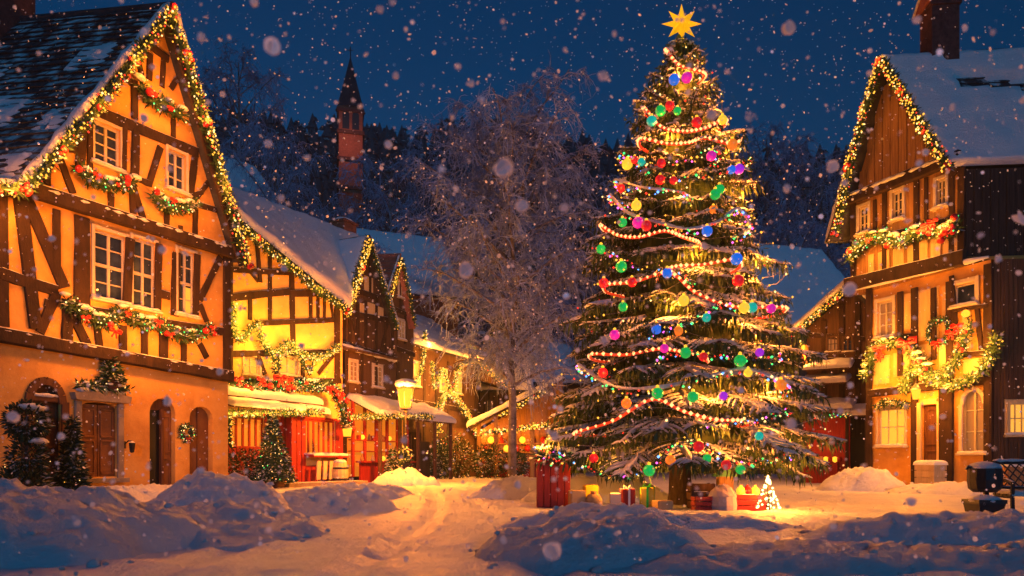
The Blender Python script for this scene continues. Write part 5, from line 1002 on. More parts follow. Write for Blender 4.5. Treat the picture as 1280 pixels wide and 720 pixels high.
# tiny fairy lights strung through the boughs
T = Thing('fairy_lights', 'tiny warm fairy lights scattered through the boughs of the christmas tree', 'string lights', W0, (TX, TY, 1.2)); b = MB(); w = MB(); pv = None
for i in range(400):
    zz = 1.15 + 9.3 * (i / 400); a = i * .41; R = treeR(zz) * rnd.uniform(.72, .98); q = V((TX + R * math.cos(a), TY + R * math.sin(a), zz + rnd.uniform(-.2, .1)))
    b.mi = rnd.choices((0, 1, 2), (7, 3, 1.5))[0]; b.octa(q, .024 * rnd.uniform(.8, 1.3))
    if pv is not None: w.tube([pv, (pv + q) / 2 - UP * .08, q], .006, 3, False)
    pv = q
T.part('light_string', b, (BULB, BULBW, BULBR)); T.part('cord', w, IRON)
# star
sp = wp(852, 30, TY - .05); b = MB(); n = 8; ring = []
for k in range(2 * n):
    a = math.pi / 2 + math.pi * k / n; r = (.47 if (k // 2) % 2 == 0 else .43) if k % 2 == 0 else .2; ring.append(V((math.cos(a) * r, 0, math.sin(a) * r)))
for dy in (-.2, .2):
    for k in range(2 * n): tri = [sp + V((0, dy, 0)), sp + ring[k], sp + ring[(k + 1) % (2 * n)]]; b.face(tri if dy < 0 else tri[::-1])
T = Thing('tree_star', 'glowing golden eight-pointed star on top of the christmas tree', 'star', W0, sp - UP * .5); T.part('star', b, mat('star_gold', (.6, .32, .01), (.85, .5, .04), 7, .3, emit=(1, .48, .004), estr=.6, metal=0))
b = MB(); b.tube([sp - UP * .55, sp - UP * .15], .035, 6); b.lathe([(.09, -.62), (.12, -.5), (.06, -.35)], sp, 8); T.part('socket', b, GOLD); lamp(sp + V((-.35, -.8, .25)), 14, (1, .6, .15), .05, 'star_fill_light')  # lamp added in front of the star to bring out its facets
for zz, n, pw in ((1.5, 7, 80), (2.6, 7, 80), (4.0, 6, 78), (5.4, 5, 74), (6.8, 5, 66), (8.2, 4, 64), (9.6, 3, 60)):
    for k in range(n):
        a = -math.pi / 2 + (k - (n - 1) / 2) * (4.4 / n) + rnd.uniform(-.1, .1); r = treeR(zz) * (1.0 if math.cos(a) < -.45 else .68) + .1
        lamp((TX + r * math.cos(a), TY + r * math.sin(a), zz + rnd.uniform(-.2, .2)), pw * (.22 if math.cos(a) < -.45 else 1.8), (1, .265, .03), .15, 'tree_light')
lamp((TX - 1.6, TY - 1.2, .75), 120, (1, .33, .035), .15, 'tree_light'); lamp((TX + 1.2, TY - 2.2, .55), 90, (1, .27, .03), .15, 'tree_light'); lamp((TX - .3, TY + 2.5, .6), 120, (1, .33, .035), .15, 'tree_light')
# ------------------------------------------------------------------ things under the tree
def at_g(px, y): return V(((px - 640) * y / FPX, y, 0))
p = at_g(691, 16.3); T = Thing('red_booth', 'red plank box topped with snowy fir sprigs at the left foot of the christmas tree', 'box', W0, p); b = MB(); b.box(p + UP * .5, (.66, .66, 1.0))
for i in range(5): xx = p.x - .3 + .15 * i; b.bar((xx, p.y - .33, 0), (xx, p.y - .33, 1.0), .14, .03)
for i in range(5): yy = p.y - .28 + .14 * i; b.bar((p.x - .33, yy, 0), (p.x - .33, yy, 1.0), .13, .03, (-1, 0, 0))
T.part('planks', b, REDPAINT); b = MB(); b.box(p + UP * 1.03, (.8, .8, .06)); T.part('lid', b, REDPAINT)
g_ = garland('snowy fir sprigs with coloured lights heaped on the red box', W0, [p + V((-.36, -.3, 1.12)), p + V((0, -.36, 1.16)), p + V((.42, -.3, 1.1))], 0, .2, 330, 34, .024, 'multi', local=True, snow=.7, group=None, ll=.2)
T = Thing('candle_arch', 'blazing cluster of yellow lights standing on the red box', 'light', W0, p + V((-.1, .1, 1.06))); b = MB(); b.lathe([(.05, 1.06), (.03, 1.5)], p + V((-.1, .1, 0)), 6); T.part('stem', b, IRON); b = MB()
for _ in range(46): t = rnd.random() ** 1.4; a = rnd.uniform(0, 6.28); b.mi = rnd.choice((0, 0, 1, 2)); b.octa(p + V((-.1 + math.cos(a) * .26 * (1 - t), .1 + math.sin(a) * .2 * (1 - t), 1.15 + t * .5)), .03)
T.part('light_string', b, (BULB, BULBW, BULBR)); lamp(p + V((-.2, -.55, 1.4)), 60)
def parcel(label, px, y, w, d, h, mt, rib=None, rz=0.0, group=None):
    q = at_g(px, y); T = Thing('gift_box', label, 'gift', W0, q, group); b = MB(); b.cbox(q + UP * h / 2, (w, d, h), .02, rz); T.part('box', b, mt)
    if rib:
        b = MB(); b.box(q + UP * (h / 2 + .006), (w * .16, d + .02, h + .016), rz); b.box(q + UP * (h / 2 + .004), (w + .02, d * .16, h + .012), rz); T.part('ribbon', b, rib)
        b = MB()
        for sg in (-1, 1): b.tube([q + UP * h, q + V((sg * w * .25, 0, h + w * .22)), q + V((sg * w * .3, 0, h + w * .05)), q + UP * h], w * .06, 5)
        T.part('bow', b, rib)
def sack(label, px, y, r, h):
    q = at_g(px, y); T = Thing('gift_sack', label, 'sack', W0, q); b = MB(); b.lathe([(r * .8, 0), (r * 1.05, h * .2), (r, h * .55), (r * .7, h * .8), (r * .3, h * .88), (r * .42, h)], q, 12); T.part('cloth', b, SACK, smooth=True); b = MB(); b.lathe([(r * .34, h * .85), (r * .4, h * .88), (r * .34, h * .91)], q, 10); T.part('cord', b, RED)
YELP = mat('yellow_paper', (.75, .5, .03), None, rough=.5); GRNR = mat('green_ribbon', (.03, .4, .03), None, rough=.4); GRYP = mat('grey_paper', (.45, .36, .36), (.55, .45, .42), 6, .6); TANP = mat('kraft_paper', (.42, .25, .12), (.5, .32, .16), 5, .7); WHTR = mat('white_ribbon', (.75, .7, .66), None, rough=.5)
parcel('tan kraft paper box under the tree beside the red box', 721, 15.6, .32, .3, .40, TANP, None, .2); sack('small tan burlap sack between kraft box and white parcel', 742, 15.5, .18, .38)
parcel('yellow parcel just behind the tan burlap sack', 738, 16.0, .3, .3, .5, YELP, None, .1)
parcel('pale grey parcel next to the red gift box', 770, 15.6, .26, .26, .34, GRYP, None, -.2); parcel('red gift box tied with white ribbon under the tree', 784, 15.5, .28, .28, .44, REDPAINT, WHTR, .15)
parcel('bright yellow gift box tied with a green ribbon under the tree', 809, 15.6, .3, .3, .46, YELP, GRNR, -.15); parcel('long low kraft box near the tree trunk', 828, 15.2, .36, .3, .2, TANP, None, .3)
def crate(label, px, y, w, d, h, mt, rz=0.0, snow=True):
    q = at_g(px, y); T = Thing('wooden_crate', label, 'crate', W0, q); b = MB(); n = 3
    R = Matrix.Rotation(rz, 3, 'Z')
    for i in range(n):
        zc = h * (i + .5) / n
        for sx, sy, lx, ly in ((0, -d / 2, w, .03), (0, d / 2, w, .03), (-w / 2, 0, .03, d - .04), (w / 2, 0, .03, d - .04)): b.box(q + R @ V((sx, sy, zc)), (lx, ly, h / n * .84), rz)
    for sx in (-1, 1):
        for sy in (-1, 1): b.box(q + R @ V((sx * (w / 2 - .03), sy * (d / 2 - .03), h / 2)), (.05, .05, h), rz)
    b.box(q + UP * h * .6, (w - .08, d - .08, .03), rz)
    T.part('slats', b, mt)
    if snow: s = MB(); s.ball(q + UP * h * .8, w * .46, 10, 6, (1, d / w, .3), .1); T.part('snow_cover', s, SNOW, smooth=True)
crate('dark plank crate behind the grey covered bundle', 876, 15.6, .5, .4, .55, DARKWOOD); crate('small red-brown crate left of the grey covered bundle', 877, 14.9, .34, .3, .3, REDPAINT, .1); crate('wide red-brown crate right of the grey covered bundle', 936, 15.0, .62, .36, .34, REDPAINT, -.06)
q = at_g(903, 14.9); T = Thing('covered_bundle', 'grey canvas-covered bundle standing between the crates under the tree', 'bundle', W0, q); b = MB(); b.ball(q + UP * .26, .3, 14, 9, (.95, .8, .95), .09); b.lathe([(.29, 0), (.3, .12), (.28, .3)], q, 12); T.part('canvas', b, CANVAS)
q = at_g(906, 15.4); T = Thing('toy_house', 'little wooden toy stall with a green roof among the crates', 'toy house', W0, q); b = MB(); b.box(q + UP * .36, (.3, .26, .72)); T.part('wall', b, WARMWOOD); b = MB(); b.prism([(-.24, .7), (.24, .7), (0, .9)], -.2, .2); 
for i in range(len(b.v)): b.v[i] += q
T.part('roof', b, mat('green_painted_roof', (.05, .22, .09), (.1, .3, .15), 5, .6))
for k, (px, c, lab) in enumerate(((926, 'gold', 'gold ornament on the wide red-brown crate, left'), (934, 'red', 'red ornament on the wide red-brown crate, middle'), (944, 'gold', 'gold ornament on the wide red-brown crate, right'))):
    q = at_g(px, 15.0) + UP * .3; b = MB(); b.ball(q + UP * .1, .1, 10, 7); b.lathe([(.03, .19), (.03, .23)], q, 6); solo('ornament', lab, 'ornament', b, GOLD if c == 'gold' else RED, W0, q, smooth=True)
p = at_g(960, 14.8); T = Thing('light_cone', 'tiny blazing cone of yellow lights on the snow right of the crates', 'light', W0, p); b = MB(); b.lathe([(.05, 0), (.02, .6)], p, 6); T.part('stem', b, IRON); b = MB()
for _ in range(90): t = rnd.random() ** 1.3; a = rnd.uniform(0, 6.28); b.octa(p + V((math.cos(a) * .24 * (1 - t), math.sin(a) * .24 * (1 - t), .06 + t * .66)), .026)
T.part('light_string', b, FLAME); lamp(p + V((.25, -.4, .5)), 110, (1, .30, .03))
# ================================================================== GROUND
def rut(x, y):                      # sleigh and wheel tracks curving up the street, and trampled lumps between them
    d = 0.0
    for x0, k in ((-1.5, 1), (-.1, 1), (-2.9, .8), (3.4, .7), (4.7, .6)):
        c = x0 + (-.06 if x0 < 2 else .22) * (y - 8) + .35 * math.sin(y * .22 + x0); e = (x - c) / .16
        if abs(e) < 3: d += k * (-.05 * math.exp(-e * e) + .028 * math.exp(-(abs(e) - 1.7) ** 2 * 3))
    return d + .03 * abs(noise.noise(V((x * 1.5 - y * .5, y * 2.2, 7)))) + .016 * noise.noise(V((x * 5, y * 6, 2)))
def ground_z(x, y):
    z = terrain(x, y)
    if y < 45: z += rut(x, y) + .035 * noise.fractal(V((x * .35 + y * .12, y * .8, 0)), 1, 2, 4) + .012 * noise.noise(V((x * 2.3, y * 3.1, 4)))
    return z
rows = [-30, -20, -12, -6, -2, 1, 3]; y = 4.0
while y < 900: rows.append(y); y *= 1.0125 if y < 40 else 1.03 if y < 260 else 1.2
colsN = 220; g = MB(); nR = len(rows)
for y in rows:
    w = max(14, 1.05 * y + 4)
    for i in range(colsN + 1):
        t = 2 * i / colsN - 1; x = w * (t * .75 + .25 * t ** 3) + .02 * y; g.v.append(V((x, y, ground_z(x, y))))
for j in range(nR - 1):
    for i in range(colsN): k = j * (colsN + 1) + i; g.f.append((k, k + 1, k + colsN + 2, k + colsN + 1)); g.m.append(0)
far = [f for f in g.f if g.v[f[0]].z > 1.2]; near = [f for f in g.f if g.v[f[0]].z <= 1.2]
def sub(faces, name, mt, lab):
    b = MB(); mp = {}
    for f in faces:
        for i in f:
            if i not in mp: mp[i] = len(b.v); b.v.append(g.v[i])
        b.f.append(tuple(mp[i] for i in f)); b.m.append(0)
    o = solo(name, lab, 'ground', b, mt, kind='structure', smooth=True); return o
sub(near, 'snowy_ground', SNOWG, 'trampled snow covering the village square'); sub(far, 'hills', HILLM, 'dark wooded hills rising behind the village')
def bank(label, cx, cy, rx, ry, h, rot=0.0, seed=0.0, rough=.35, p=1.0, step=.06):
    n = max(20, int(2.4 * rx / step)); mm = max(20, int(2.4 * ry / step)); b = MB(); c, s_ = math.cos(rot), math.sin(rot)
    def P(u, v):
        a, d = (u * 2 - 1) * 1.2, (v * 2 - 1) * 1.2; x = cx + c * a * rx - s_ * d * ry; y = cy + s_ * a * rx + c * d * ry
        wob = .22 * noise.noise(V((x * .9, y * .9, seed))); r = math.sqrt(a * a + d * d) + wob; k = max(0.0, 1 - r * r)
        k = k ** p; z = h * k * (1 + .75 * rough * noise.fractal(V((x * 1.7, y * 1.7, seed + 5)), .9, 2.1, 6)) + k ** .5 * (.05 * noise.fractal(V((x * 6, y * 6, seed)), .8, 2, 4) + h * .07 * abs(noise.noise(V((x * 4.6, y * 4.6, seed + 2)))))
        vd, _ = noise.voronoi(V((x * 3.2, y * 3.2, seed))); ve, _ = noise.voronoi(V((x * 7.5, y * 7.5, seed + 3))); z += k ** .6 * (.04 * min(1, (vd[1] - vd[0]) * 2.2) + .022 * min(1, (ve[1] - ve[0]) * 2.2) - .025) * min(1, h * 2)
        return V((x, y, terrain(x, y) - .06 + z + (.0 if k > 0 else -.05)))
    b.sheet(P, n, mm)
    for _ in range(int(26 * rx * ry ** .5)):                # broken clods lying on it and rolled off its foot
        u, v = rnd.uniform(.1, .9), rnd.uniform(.1, .9); q = P(u, v); q.z = max(q.z, terrain(q.x, q.y) + .01); r = rnd.choice((.014, .02, .025, .03, .045)) * rnd.uniform(.7, 1.3); b.ball(q + UP * r * .2, r, 7, 5, (1.2, rnd.uniform(.8, 1.2), rnd.uniform(.6, .9)), .25)
    solo('snow_bank', label, 'snow bank', b, SNOW, W0, (cx, cy, 0), 'shovelled snow banks round the square', None, True)
bank('large dark blue snow bank filling the lower left corner', -6.5, 8.4, 2.7, 2.4, .80, .1, 1, .3, .6)
bank('lumpy snow bank sloping right from the lower left corner', -4.5, 10.0, 2.0, 1.9, .46, .5, 2, .45, .9)
bank('rounded snow bank in front of the ochre house right corner', -5.3, 13.0, 1.35, 1.6, .82, .2, 3, .3, .7)
bank('low snow bank trailing from the ochre house toward the street lamp', -4.0, 15.0, 1.9, 1.5, .5, .9, 4, .45, .9)
bank('long flat snow bank before the red shop', -4.6, 20.5, 1.6, 3.6, .42, -.3, 5, .4, 1)
bank('golden lit snow heap round the street lamp foot', lp.x, lp.y - .2, 1.5, 1.2, .72, 0, 6, .45, .8)
bank('golden lit snow heap left of the red box', .3, 20.5, 1.4, 1.2, .62, 0, 7, .35, .8)
bank('bright snow heap behind the gifts under the tree', 2.3, 18.6, 2.0, .9, .75, 0, 16, .3, .8)
bank('smooth snow bank in front of the christmas tree gifts', 1.45, 11.2, 1.6, .9, .40, .0, 8, .25, .75)
bank('small snow hump right of the tree front bank', 3.0, 11.0, 1.5, .6, .24, -.1, 9, .4, 1)
bank('steep-sided snow bank at the lower middle of the square', .85, 7.6, 1.35, 1.0, .47, .05, 10, .25, .6)
bank('long low snow ridge along the bottom of the view', 2.9, 7.0, 2.9, .75, .26, -.04, 11, .4, .8)
bank('long snow ridge below the bench on the right', 6.1, 9.4, 2.3, .8, .40, .06, 12, .3, .7)
bank('low snow ridge in the lower right corner', 5.6, 7.3, 1.7, .6, .25, .05, 13, .3, .8)
bank('orange lit snow drift against the wooden house left corner', 12.4, 25.6, 1.6, 1.2, .85, -.6, 14, .4, .8)
bank('orange lit snow drift along the wooden house door side', 14.0, 22.6, 2.2, 1.0, .42, -.8, 15, .4, .9)
bank('low snow drift along the foot of the ochre house', -9.8, 19.5, .9, 4.2, .42, -.45, 17, .4, .8)

# ================================================================== BENCH, LITTER BIN, POT
F12 = Frame(tuple(at_g(1246, 12.4).xy), (1, -.12)); T = Thing('park_bench', 'black iron lattice bench with a snow-dusted seat at the right edge', 'bench', F12, (.9, 0, 0))
for xx in (.1, 1.9):
    b = MB(); b.tube([(xx, -.3, 0), (xx, -.28, .42), (xx, -.3, .66), (xx, -.1, .7), (xx, .22, .66)], .035, 8); b.tube([(xx, .3, 0), (xx, .22, .42), (xx, .32, 1.02)], .035, 8); b.tube([(xx, -.28, .42), (xx, .22, .42)], .03, 8); b.tube([(xx, -.3, .06), (xx, .3, .06)], .02, 6); T.part('arm_frame', b, IRON)
b = MB()
for k in range(5): b.box((1.0, -.27 + k * .115, .45), (1.9, .085, .035))
se = T.part('seat', b, IRON); b = MB(); quad_snow(b, (.08, -.32, .468), (1.92, -.32, .468), (1.92, .22, .468), (.08, .22, .468), .07, 20, 6, .03, 4, .1); T.part('seat_snow', b, SNOW, se, True)
b = MB(); b.tube([(.1, .31, 1.0), (1.9, .31, 1.0)], .035, 8); b.tube([(.1, .25, .56), (1.9, .25, .56)], .028, 8)
for k in range(13):
    for sg in (-1, 1): xa = .1 + 1.8 * k / 13; xq = xa + sg * .3; xa, xq = max(.1, min(1.9, xa + (.0 if sg > 0 else .14))), max(.1, min(1.9, xq)); b.tube([(xa, .25, .56), (xq, .31, 1.0)], .014, 5)
ba = T.part('backrest', b, IRON); b = MB(); snow_roll(b, (.1, .31, 1.035), (1.9, .31, 1.035), .04, 18); T.part('backrest_snow', b, SNOW, ba, True)
p = at_g(1231, 12.1); T = Thing('litter_bin', 'black snow-topped litter bin on a post beside the bench', 'litter bin', W0, p); b = MB(); b.lathe([(.045, 0), (.045, .95)], p + V((.1, .12, 0)), 8); b.lathe([(.1, 0), (.1, .03)], p + V((.1, .12, 0)), 8); T.part('post', b, IRON)
b = MB(); b.lathe([(.17, .5), (.24, .56), (.26, .7), (.25, .9), (.22, .93)], p, 12); b.tube([p + V((-.2, 0, .9)), p + V((-.3, -.02, .93)), p + V((-.32, -.02, .88))], .03, 6); T.part('basket', b, IRON); b = MB(); b.ball(p + UP * .92, .24, 12, 6, (1, 1, .42), .08); T.part('snow_cap', b, SNOW, smooth=True)
p = at_g(1230, 11.3); T = Thing('flower_pot', 'square black tapered pot filled with snow in front of the bench', 'pot', W0, p); b = MB(); b.lathe([(.21, 0), (.29, .36), (.31, .36), (.31, .42), (.27, .42)], p, 4, math.pi / 4); T.part('pot', b, PLAINBLACK); b = MB(); b.ball(p + UP * .4, .23, 12, 6, (1, 1, .42), .1); T.part('snow_fill', b, SNOW, smooth=True)

# ================================================================== FROSTED TREES
def frost_tree(label, p, H, W, seed, limbs=26, subs=12, tw=7, weep=.5, trunk_r=.3, group=None, name='frosted_tree', cat='tree', low=.2, tk=1.0):
    global rnd
    keep = rnd; rnd = random.Random(seed); T = Thing(name, label, cat, W0, p, group); p = V(p); t = MB(); c = MB()
    tp = [p + V((rnd.uniform(-.12, .12) * i * .35, rnd.uniform(-.1, .1) * i * .3, H * i / 9)) for i in range(10)]; t.tube(tp, [trunk_r * (1 - i / 10) ** .9 + .03 for i in range(10)], 9)
    for k in range(limbs):
        f = low + (.95 - low) * (k + rnd.random()) / limbs; q = tp[0].lerp(tp[-1], f); i = f * 9; q = tp[int(i)].lerp(tp[min(9, int(i) + 1)], i % 1)
        a = k * 2.4 + rnd.uniform(-.4, .4); prof = math.sin(min(1, (f - low * .3) / .62) * math.pi * .55) if f < .62 else math.cos((f - .62) / .4 * 1.35); Ln = W * max(.22, prof) * rnd.uniform(.8, 1.15)
        d = V((math.cos(a), math.sin(a), 0)); rise = rnd.uniform(.45, .85) + f * .3
        lp_ = [q + d * (Ln * j / 5) + UP * (Ln * rise * (j / 5) - Ln * weep * .55 * (j / 5) ** 2.2) + rv(.12 * j / 5) for j in range(6)]; r0 = trunk_r * .38 * (1 - f) + .05
        t.tube(lp_, [r0 * (1 - j / 6) + .015 for j in range(6)], 6)
        for s_ in range(subs):
            g2 = .2 + .8 * (s_ + rnd.random()) / subs; jj = g2 * 5; q2 = lp_[int(min(jj, 4.99))].lerp(lp_[min(5, int(jj) + 1)], jj % 1); sl = Ln * .38 * rnd.uniform(.5, 1.1) * (1.15 - g2 * .5); d2 = (d * .5 + rv(.9) + UP * .25).normalized()
            sp_ = [q2 + d2 * (sl * j / 4) - UP * (sl * weep * .7 * (j / 4) ** 2) + rv(.05 * j) for j in range(5)]; c.tube(sp_, [.04 * tk, .034 * tk, .028 * tk, .022 * tk, .014 * tk], 4, False)
            for w_ in range(tw):
                g3 = rnd.uniform(.2, 1) * 4; q3 = sp_[int(min(g3, 3.99))].lerp(sp_[min(4, int(g3) + 1)], g3 % 1); tl = rnd.uniform(.35, .95) * W / 5; d3 = (d2 * .6 + rv(.8)).normalized()
                pts = [q3 + d3 * (tl * j / 3) - UP * (tl * weep * 1.2 * (j / 3) ** 1.7) for j in range(4)]; c.tube(pts, [.024 * tk, .02 * tk, .016 * tk, .01 * tk], 3, False)
                for _ in range(2): e = pts[rnd.randrange(1, 4)]; d4 = (d3 * .4 + rv(.8) - UP * weep * .6).normalized() * tl * .5; c.tube([e, e + d4 * .5, e + d4 - UP * .08], [.017 * tk, .014 * tk, .008 * tk], 3, False)
    T.part('trunk', t, FROSTBARK); T.part('crown', c, FROST); rnd = keep; return T
p = wp(640, 598, 44.0); p.z = 0
frost_tree('tall bare tree white with frost rising left of the christmas tree', p, 22.3, 6.2, 5, 46, 15, 8, .5, .25, None, low=.24)
FTG = 'frosted trees behind the village'
A = frost_tree('big hazy frosted tree just left of the christmas tree top', tuple(at_g(742, 72.0)), 29, 8.5, 8, 30, 12, 7, .5, .45, FTG, low=.15, tk=1.7)
def tcopy(A, label, p, sx, sz, rz):
    o = copy_tree(A.o); o.location = p; o.scale = (sx, sx, sz); o.rotation_euler.z = rz; o['label'] = label
for lab, px, y, sx, sz, rz in (('frosted round shrub-like tree above the yellow house roof', 395, 56, .55, .60, .5), ('frosted tree directly behind the brick chimney of the yellow house', 445, 60, .5, .64, 1.7), ('frosted tree beyond the far snow roof left of the bare tree', 540, 74, .7, .78, 2.9),
  ('frosted tree rising right of the christmas tree middle', 985, 86, .8, .92, 2.2), ('frosted tree beside the far left edge of the wooden house', 1035, 90, .8, .86, 4.0), ('frosted tree between the church and the ochre house', 345, 74, .6, .95, 3.6), ('frosted tree half hidden by the christmas tree top', 905, 88, .9, .85, 5.0),
  ('pale frosted tree high on the slope left of the church tower', 300, 98, .95, 1.15, 1.1), ('pale frosted tree high on the slope just right of the church tower', 490, 100, .95, 1.1, 5.6), ('frosted tree standing before the church tower foot', 418, 84, .75, .8, 3.0), ('pale frosted tree behind the bare tree crown', 600, 104, 1.0, 1.15, 2.0), ('pale frosted tree on the slope right of the christmas tree top', 960, 104, 1.0, 1.2, 0.4), ('pale frosted tree on the slope close to the wooden house roof edge', 1025, 98, .9, 1.15, 3.3)):
    q = at_g(px, y); q.z = terrain(q.x, q.y) - .3; tcopy(A, lab, q, sx, sz, rz)
# dark forest on the hills
f = MB()
def conifer(p, h):
    r = h * .2; f.lathe([(r * .25, 0), (r, h * .12), (r * .55, h * .42), (r * .8, h * .42), (r * .35, h * .7), (r * .5, h * .7), (.03, h)], p, 7, rnd.uniform(0, 3))
    for _ in range(16): t = rnd.random(); a = rnd.uniform(0, 6.28); rr = r * (1 - t); f.card(p + V((math.cos(a) * rr * .6, math.sin(a) * rr * .6, h * (.1 + .85 * t))), V((math.cos(a), math.sin(a), -.35)) * r * .7, r * .2)
cnt = 0
while cnt < 2400:
    y = 78 + 150 * rnd.random() ** 1.3; x = rnd.uniform(-.8, .85) * y; zt = terrain(x, y)
    if zt < 6 or noise.noise(V((x * .05, y * .05, 9))) < -.25: continue
    if abs(x + 25.0) < 7 and 85 < y < 108: continue
    conifer(V((x, y, zt - .5)), rnd.uniform(7, 14)); cnt += 1
solo('forest', 'dark conifer forest covering the hills behind the village', 'forest', f, FOREST, kind='stuff')
# ================================================================== CHURCH
cp = wp(438, 300, 108.0); cz = terrain(cp.x, cp.y) - 2
T = Thing('church_tower', 'distant red brick church tower with a dark pointed spire', 'church tower', W0, (cp.x, cp.y, cz)); zt = wp(438, 140, 108).z; zs = wp(438, 72, 108).z; hw = 1.72
b = MB(); b.box((cp.x, cp.y, (cz + zt) / 2), (hw * 2, hw * 2, zt - cz), .25); T.part('wall', b, BRICK); 
for py in (172, 205, 240, 145): b = MB(); b.box((cp.x, cp.y, wp(0, py, 108).z), (hw * 2 + .5, hw * 2 + .5, .5), .25); T.part('cornice', b, BRICKD)
for sd in range(4):
    for dx in (-.7, .7):
        R_ = Matrix.Rotation(.25 + sd * math.pi / 2, 3, 'Z'); z0 = wp(0, 168, 108).z; b = MB(); pts = arch(dx - .5, z0, dx + .5, z0 + 2.6, .5, 6); b.add([V((cp.x, cp.y, 0)) + R_ @ V((x, -hw - .05, z)) for x, z in pts] + [V((cp.x, cp.y, 0)) + R_ @ V((x, -hw + .1, z)) for x, z in pts], [tuple(range(len(pts)))] + [(i, (i + 1) % len(pts), len(pts) + (i + 1) % len(pts), len(pts) + i) for i in range(len(pts))]); T.part('belfry_shade', b, PLAINBLACK)  # black panels on the wall stand in for shade inside the arches
b = MB(); b.lathe([(hw * 1.3, zt), (hw * 1.12, zt + .7), (hw * .55, zt + (zs - zt) * .55), (.06, zs)], (cp.x, cp.y, 0), 8, .25); sp_ = T.part('spire', b, SPIREM); b = MB(); b.tube([(cp.x, cp.y, zs - .3), (cp.x, cp.y, zs + 1.6)], .08, 5); b.tube([(cp.x - .45, cp.y, zs + 1.1), (cp.x + .45, cp.y, zs + 1.1)], .07, 5); T.part('cross', b, IRON, sp_)
lamp((cp.x + .8, cp.y - 5.5, wp(0, 186, 108).z), 520, (1, .30, .16), .3, 'church_floodlight')

# ================================================================== FALLING SNOW
FL = bpy.data.materials.new('snowflake'); FL.use_nodes = True; fn_ = FL.node_tree; fn_.nodes.remove(fn_.nodes['Principled BSDF']); fa, fb, fg, fc, fh = [fn_.nodes.new(k) for k in ('ShaderNodeBsdfDiffuse', 'ShaderNodeBsdfTranslucent', 'ShaderNodeBsdfGlossy', 'ShaderNodeMixShader', 'ShaderNodeMixShader')]
for q in (fa, fb, fg): q.inputs['Color'].default_value = (.97, .97, .98, 1)
fg.inputs['Roughness'].default_value = .38; fc.inputs[0].default_value = .58; fh.inputs[0].default_value = .12; L_ = fn_.links; L_.new(fa.outputs[0], fc.inputs[1]); L_.new(fb.outputs[0], fc.inputs[2]); L_.new(fc.outputs[0], fh.inputs[1]); L_.new(fg.outputs[0], fh.inputs[2]); L_.new(fh.outputs[0], fn_.nodes['Material Output'].inputs['Surface'])
fl = MB(); R0 = rnd; rnd = random.Random(99)
def flake(p, r):                       # a thin ice plate tumbling in the air; large flakes are clumps of a few plates
    for c in range(1 if r * FPX / p.y < 4 else 2):
        nrm = V((rnd.gauss(0, .45), -1, rnd.gauss(.1, .45))).normalized(); u = nrm.orthogonal().normalized(); w_ = nrm.cross(u); n = 6 if r * FPX / p.y < 2.2 else 12; k = rnd.uniform(0, 1); o = p if c == 0 else p + rv(r * .25)
        ring = [o + (u * math.cos(k + 6.283 * i / n) + w_ * math.sin(k + 6.283 * i / n)) * r * (1 if c == 0 else .85) * rnd.uniform(.88, 1.08) for i in range(n)]
        t = nrm * min(.0015, r * .12); fl.add([q + t for q in ring] , [tuple(range(n))])
for _ in range(NFL):
    y = 2.4 + 36 * rnd.random() ** 1.3; px, py = rnd.uniform(-90, 1370), rnd.uniform(-60, 700); p = wp(px, py, y)
    if p.z < .25: continue
    flake(p, min(.034, max(.005, rnd.lognormvariate(-4.5, .45))) * (.4 + y * .042))
for px, py, r in ((347, 58, 12), (980, 36, 10), (1034, 215, 9), (653, 254, 10), (574, 331, 13), (757, 93, 8), (320, 4, 6), (255, 52, 6), (625, 205, 15), (1060, 367, 10), (482, 185, 6), (185, 150, 6), (268, 463, 6), (1273, 267, 14), (840, 58, 3), (15, 515, 9), (210, 505, 8), (1182, 140, 5), (685, 695, 14), (1160, 185, 5), (380, 195, 6), (333, 173, 6), (928, 142, 5), (545, 212, 5), (295, 22, 4), (500, 100, 5), (640, 610, 6), (95, 660, 5), (780, 640, 5), (995, 530, 8), (1135, 625, 7), (455, 620, 6), (1240, 330, 6), (70, 300, 6), (1090, 90, 4), (700, 60, 4), (610, 118, 5), (452, 130, 4)):
    y = rnd.uniform(2.0, 3.6); flake(wp(px + rnd.uniform(-8, 8), py + rnd.uniform(-8, 8), y), r * y / FPX * .85)
rnd = R0; solo('falling_snow', 'snowflakes drifting through the evening air', 'snowfall', fl, FL, kind='stuff', smooth=True)

# ================================================================== SKY, MOONLIGHT, CAMERA
SUN_EL, SUN_AZ = math.radians(MOON_EL), math.radians(MOON_AZ)      # azimuth measured from +Y clockwise
w = bpy.data.worlds.new('World'); sc.world = w; w.use_nodes = True; nt = w.node_tree; bg = nt.nodes['Background']
st = nt.nodes.new('ShaderNodeTexSky'); st.sky_type = 'NISHITA'; st.sun_disc = False; st.sun_elevation = SUN_EL; st.sun_rotation = SUN_AZ; st.air_density = 1.6; st.dust_density = .6; st.ozone_density = 5.0
mx = nt.nodes.new('ShaderNodeMix'); mx.data_type = 'RGBA'; mx.blend_type = 'MULTIPLY'; mx.inputs['Factor'].default_value = 1; mx.inputs['B'].default_value = (*SKYTINT, 1)
nt.links.new(st.outputs[0], mx.inputs['A']); nt.links.new(mx.outputs['Result'], bg.inputs['Color']); bg.inputs['Strength'].default_value = SKYSTR
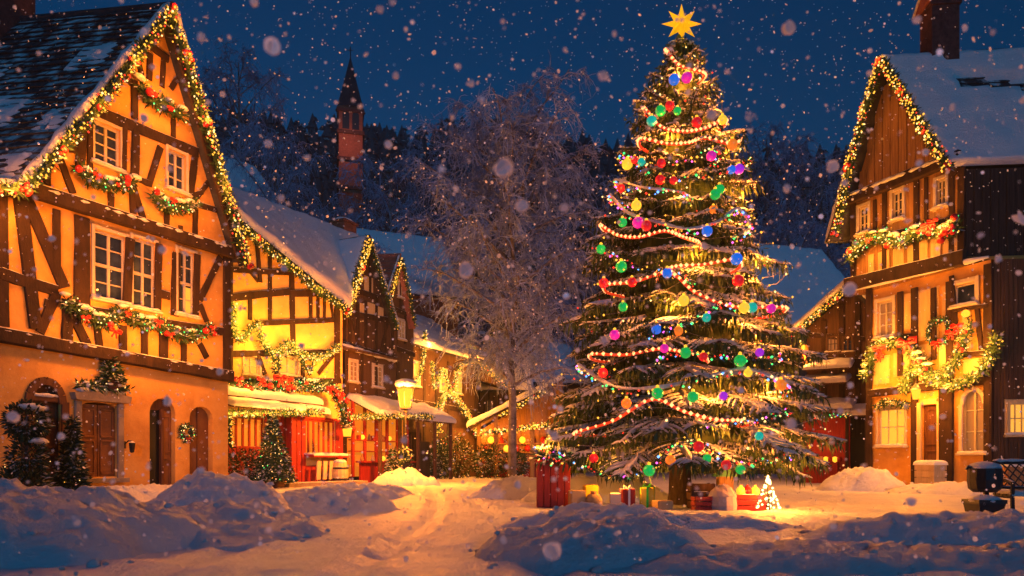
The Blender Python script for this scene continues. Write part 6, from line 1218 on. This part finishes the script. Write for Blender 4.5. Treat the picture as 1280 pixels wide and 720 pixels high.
sl = bpy.data.lights.new('moon', 'SUN'); sl.energy = MOON_E; sl.angle = math.radians(1.5); sl.color = MOON_C; so = bpy.data.objects.new('moon', sl); COL.objects.link(so)
sd = V((math.sin(SUN_AZ) * math.cos(SUN_EL), math.cos(SUN_AZ) * math.cos(SUN_EL), math.sin(SUN_EL))); so.rotation_euler = sd.to_track_quat('Z', 'Y').to_euler()
if HAZE > 0:
    hz = bpy.data.meshes.new('haze'); hb = MB(); hb.box((0, 150, 44), (520, 420, 98)); o = solo('haze', 'thin icy evening haze filling the air of the village', 'haze', hb, HILLM, kind='stuff')
    hm = bpy.data.materials.new('haze'); hm.use_nodes = True; hn = hm.node_tree; hn.nodes.remove(hn.nodes['Principled BSDF']); pv = hn.nodes.new('ShaderNodeVolumePrincipled'); pv.inputs['Density'].default_value = HAZE; pv.inputs['Color'].default_value = (.62, .82, 1, 1); pv.inputs['Anisotropy'].default_value = .3; hn.links.new(pv.outputs[0], hn.nodes['Material Output'].inputs['Volume']); o.data.materials[0] = hm
    hm.cycles.homogeneous_volume = True
cd = bpy.data.cameras.new('camera'); co = bpy.data.objects.new('camera', cd); COL.objects.link(co); co.location = (0, 0, CAMH); co.rotation_euler = (math.pi / 2, 0, 0)
cd.sensor_width = 36; cd.lens = FPX / 1280 * 36; cd.shift_y = (HZ - 360) / 1280; cd.clip_start = .05; cd.clip_end = 3000; sc.camera = co
if DOF: cd.dof.use_dof = True; cd.dof.focus_distance = 18; cd.dof.aperture_fstop = DOF
sc.view_settings.view_transform = 'Standard'; sc.view_settings.look = 'None'; sc.view_settings.gamma = 1; sc.view_settings.exposure = EXPO; sc.view_settings.use_curve_mapping = False
cy = sc.cycles; cy.use_denoising = True; cy.denoiser = 'OPENIMAGEDENOISE'; cy.max_bounces = 5; cy.diffuse_bounces = 2; cy.glossy_bounces = 2; cy.transmission_bounces = 2; cy.volume_bounces = 0; cy.sample_clamp_indirect = 2.5; cy.sample_clamp_direct = 0; cy.use_light_tree = True; cy.caustics_reflective = False; cy.caustics_refractive = False
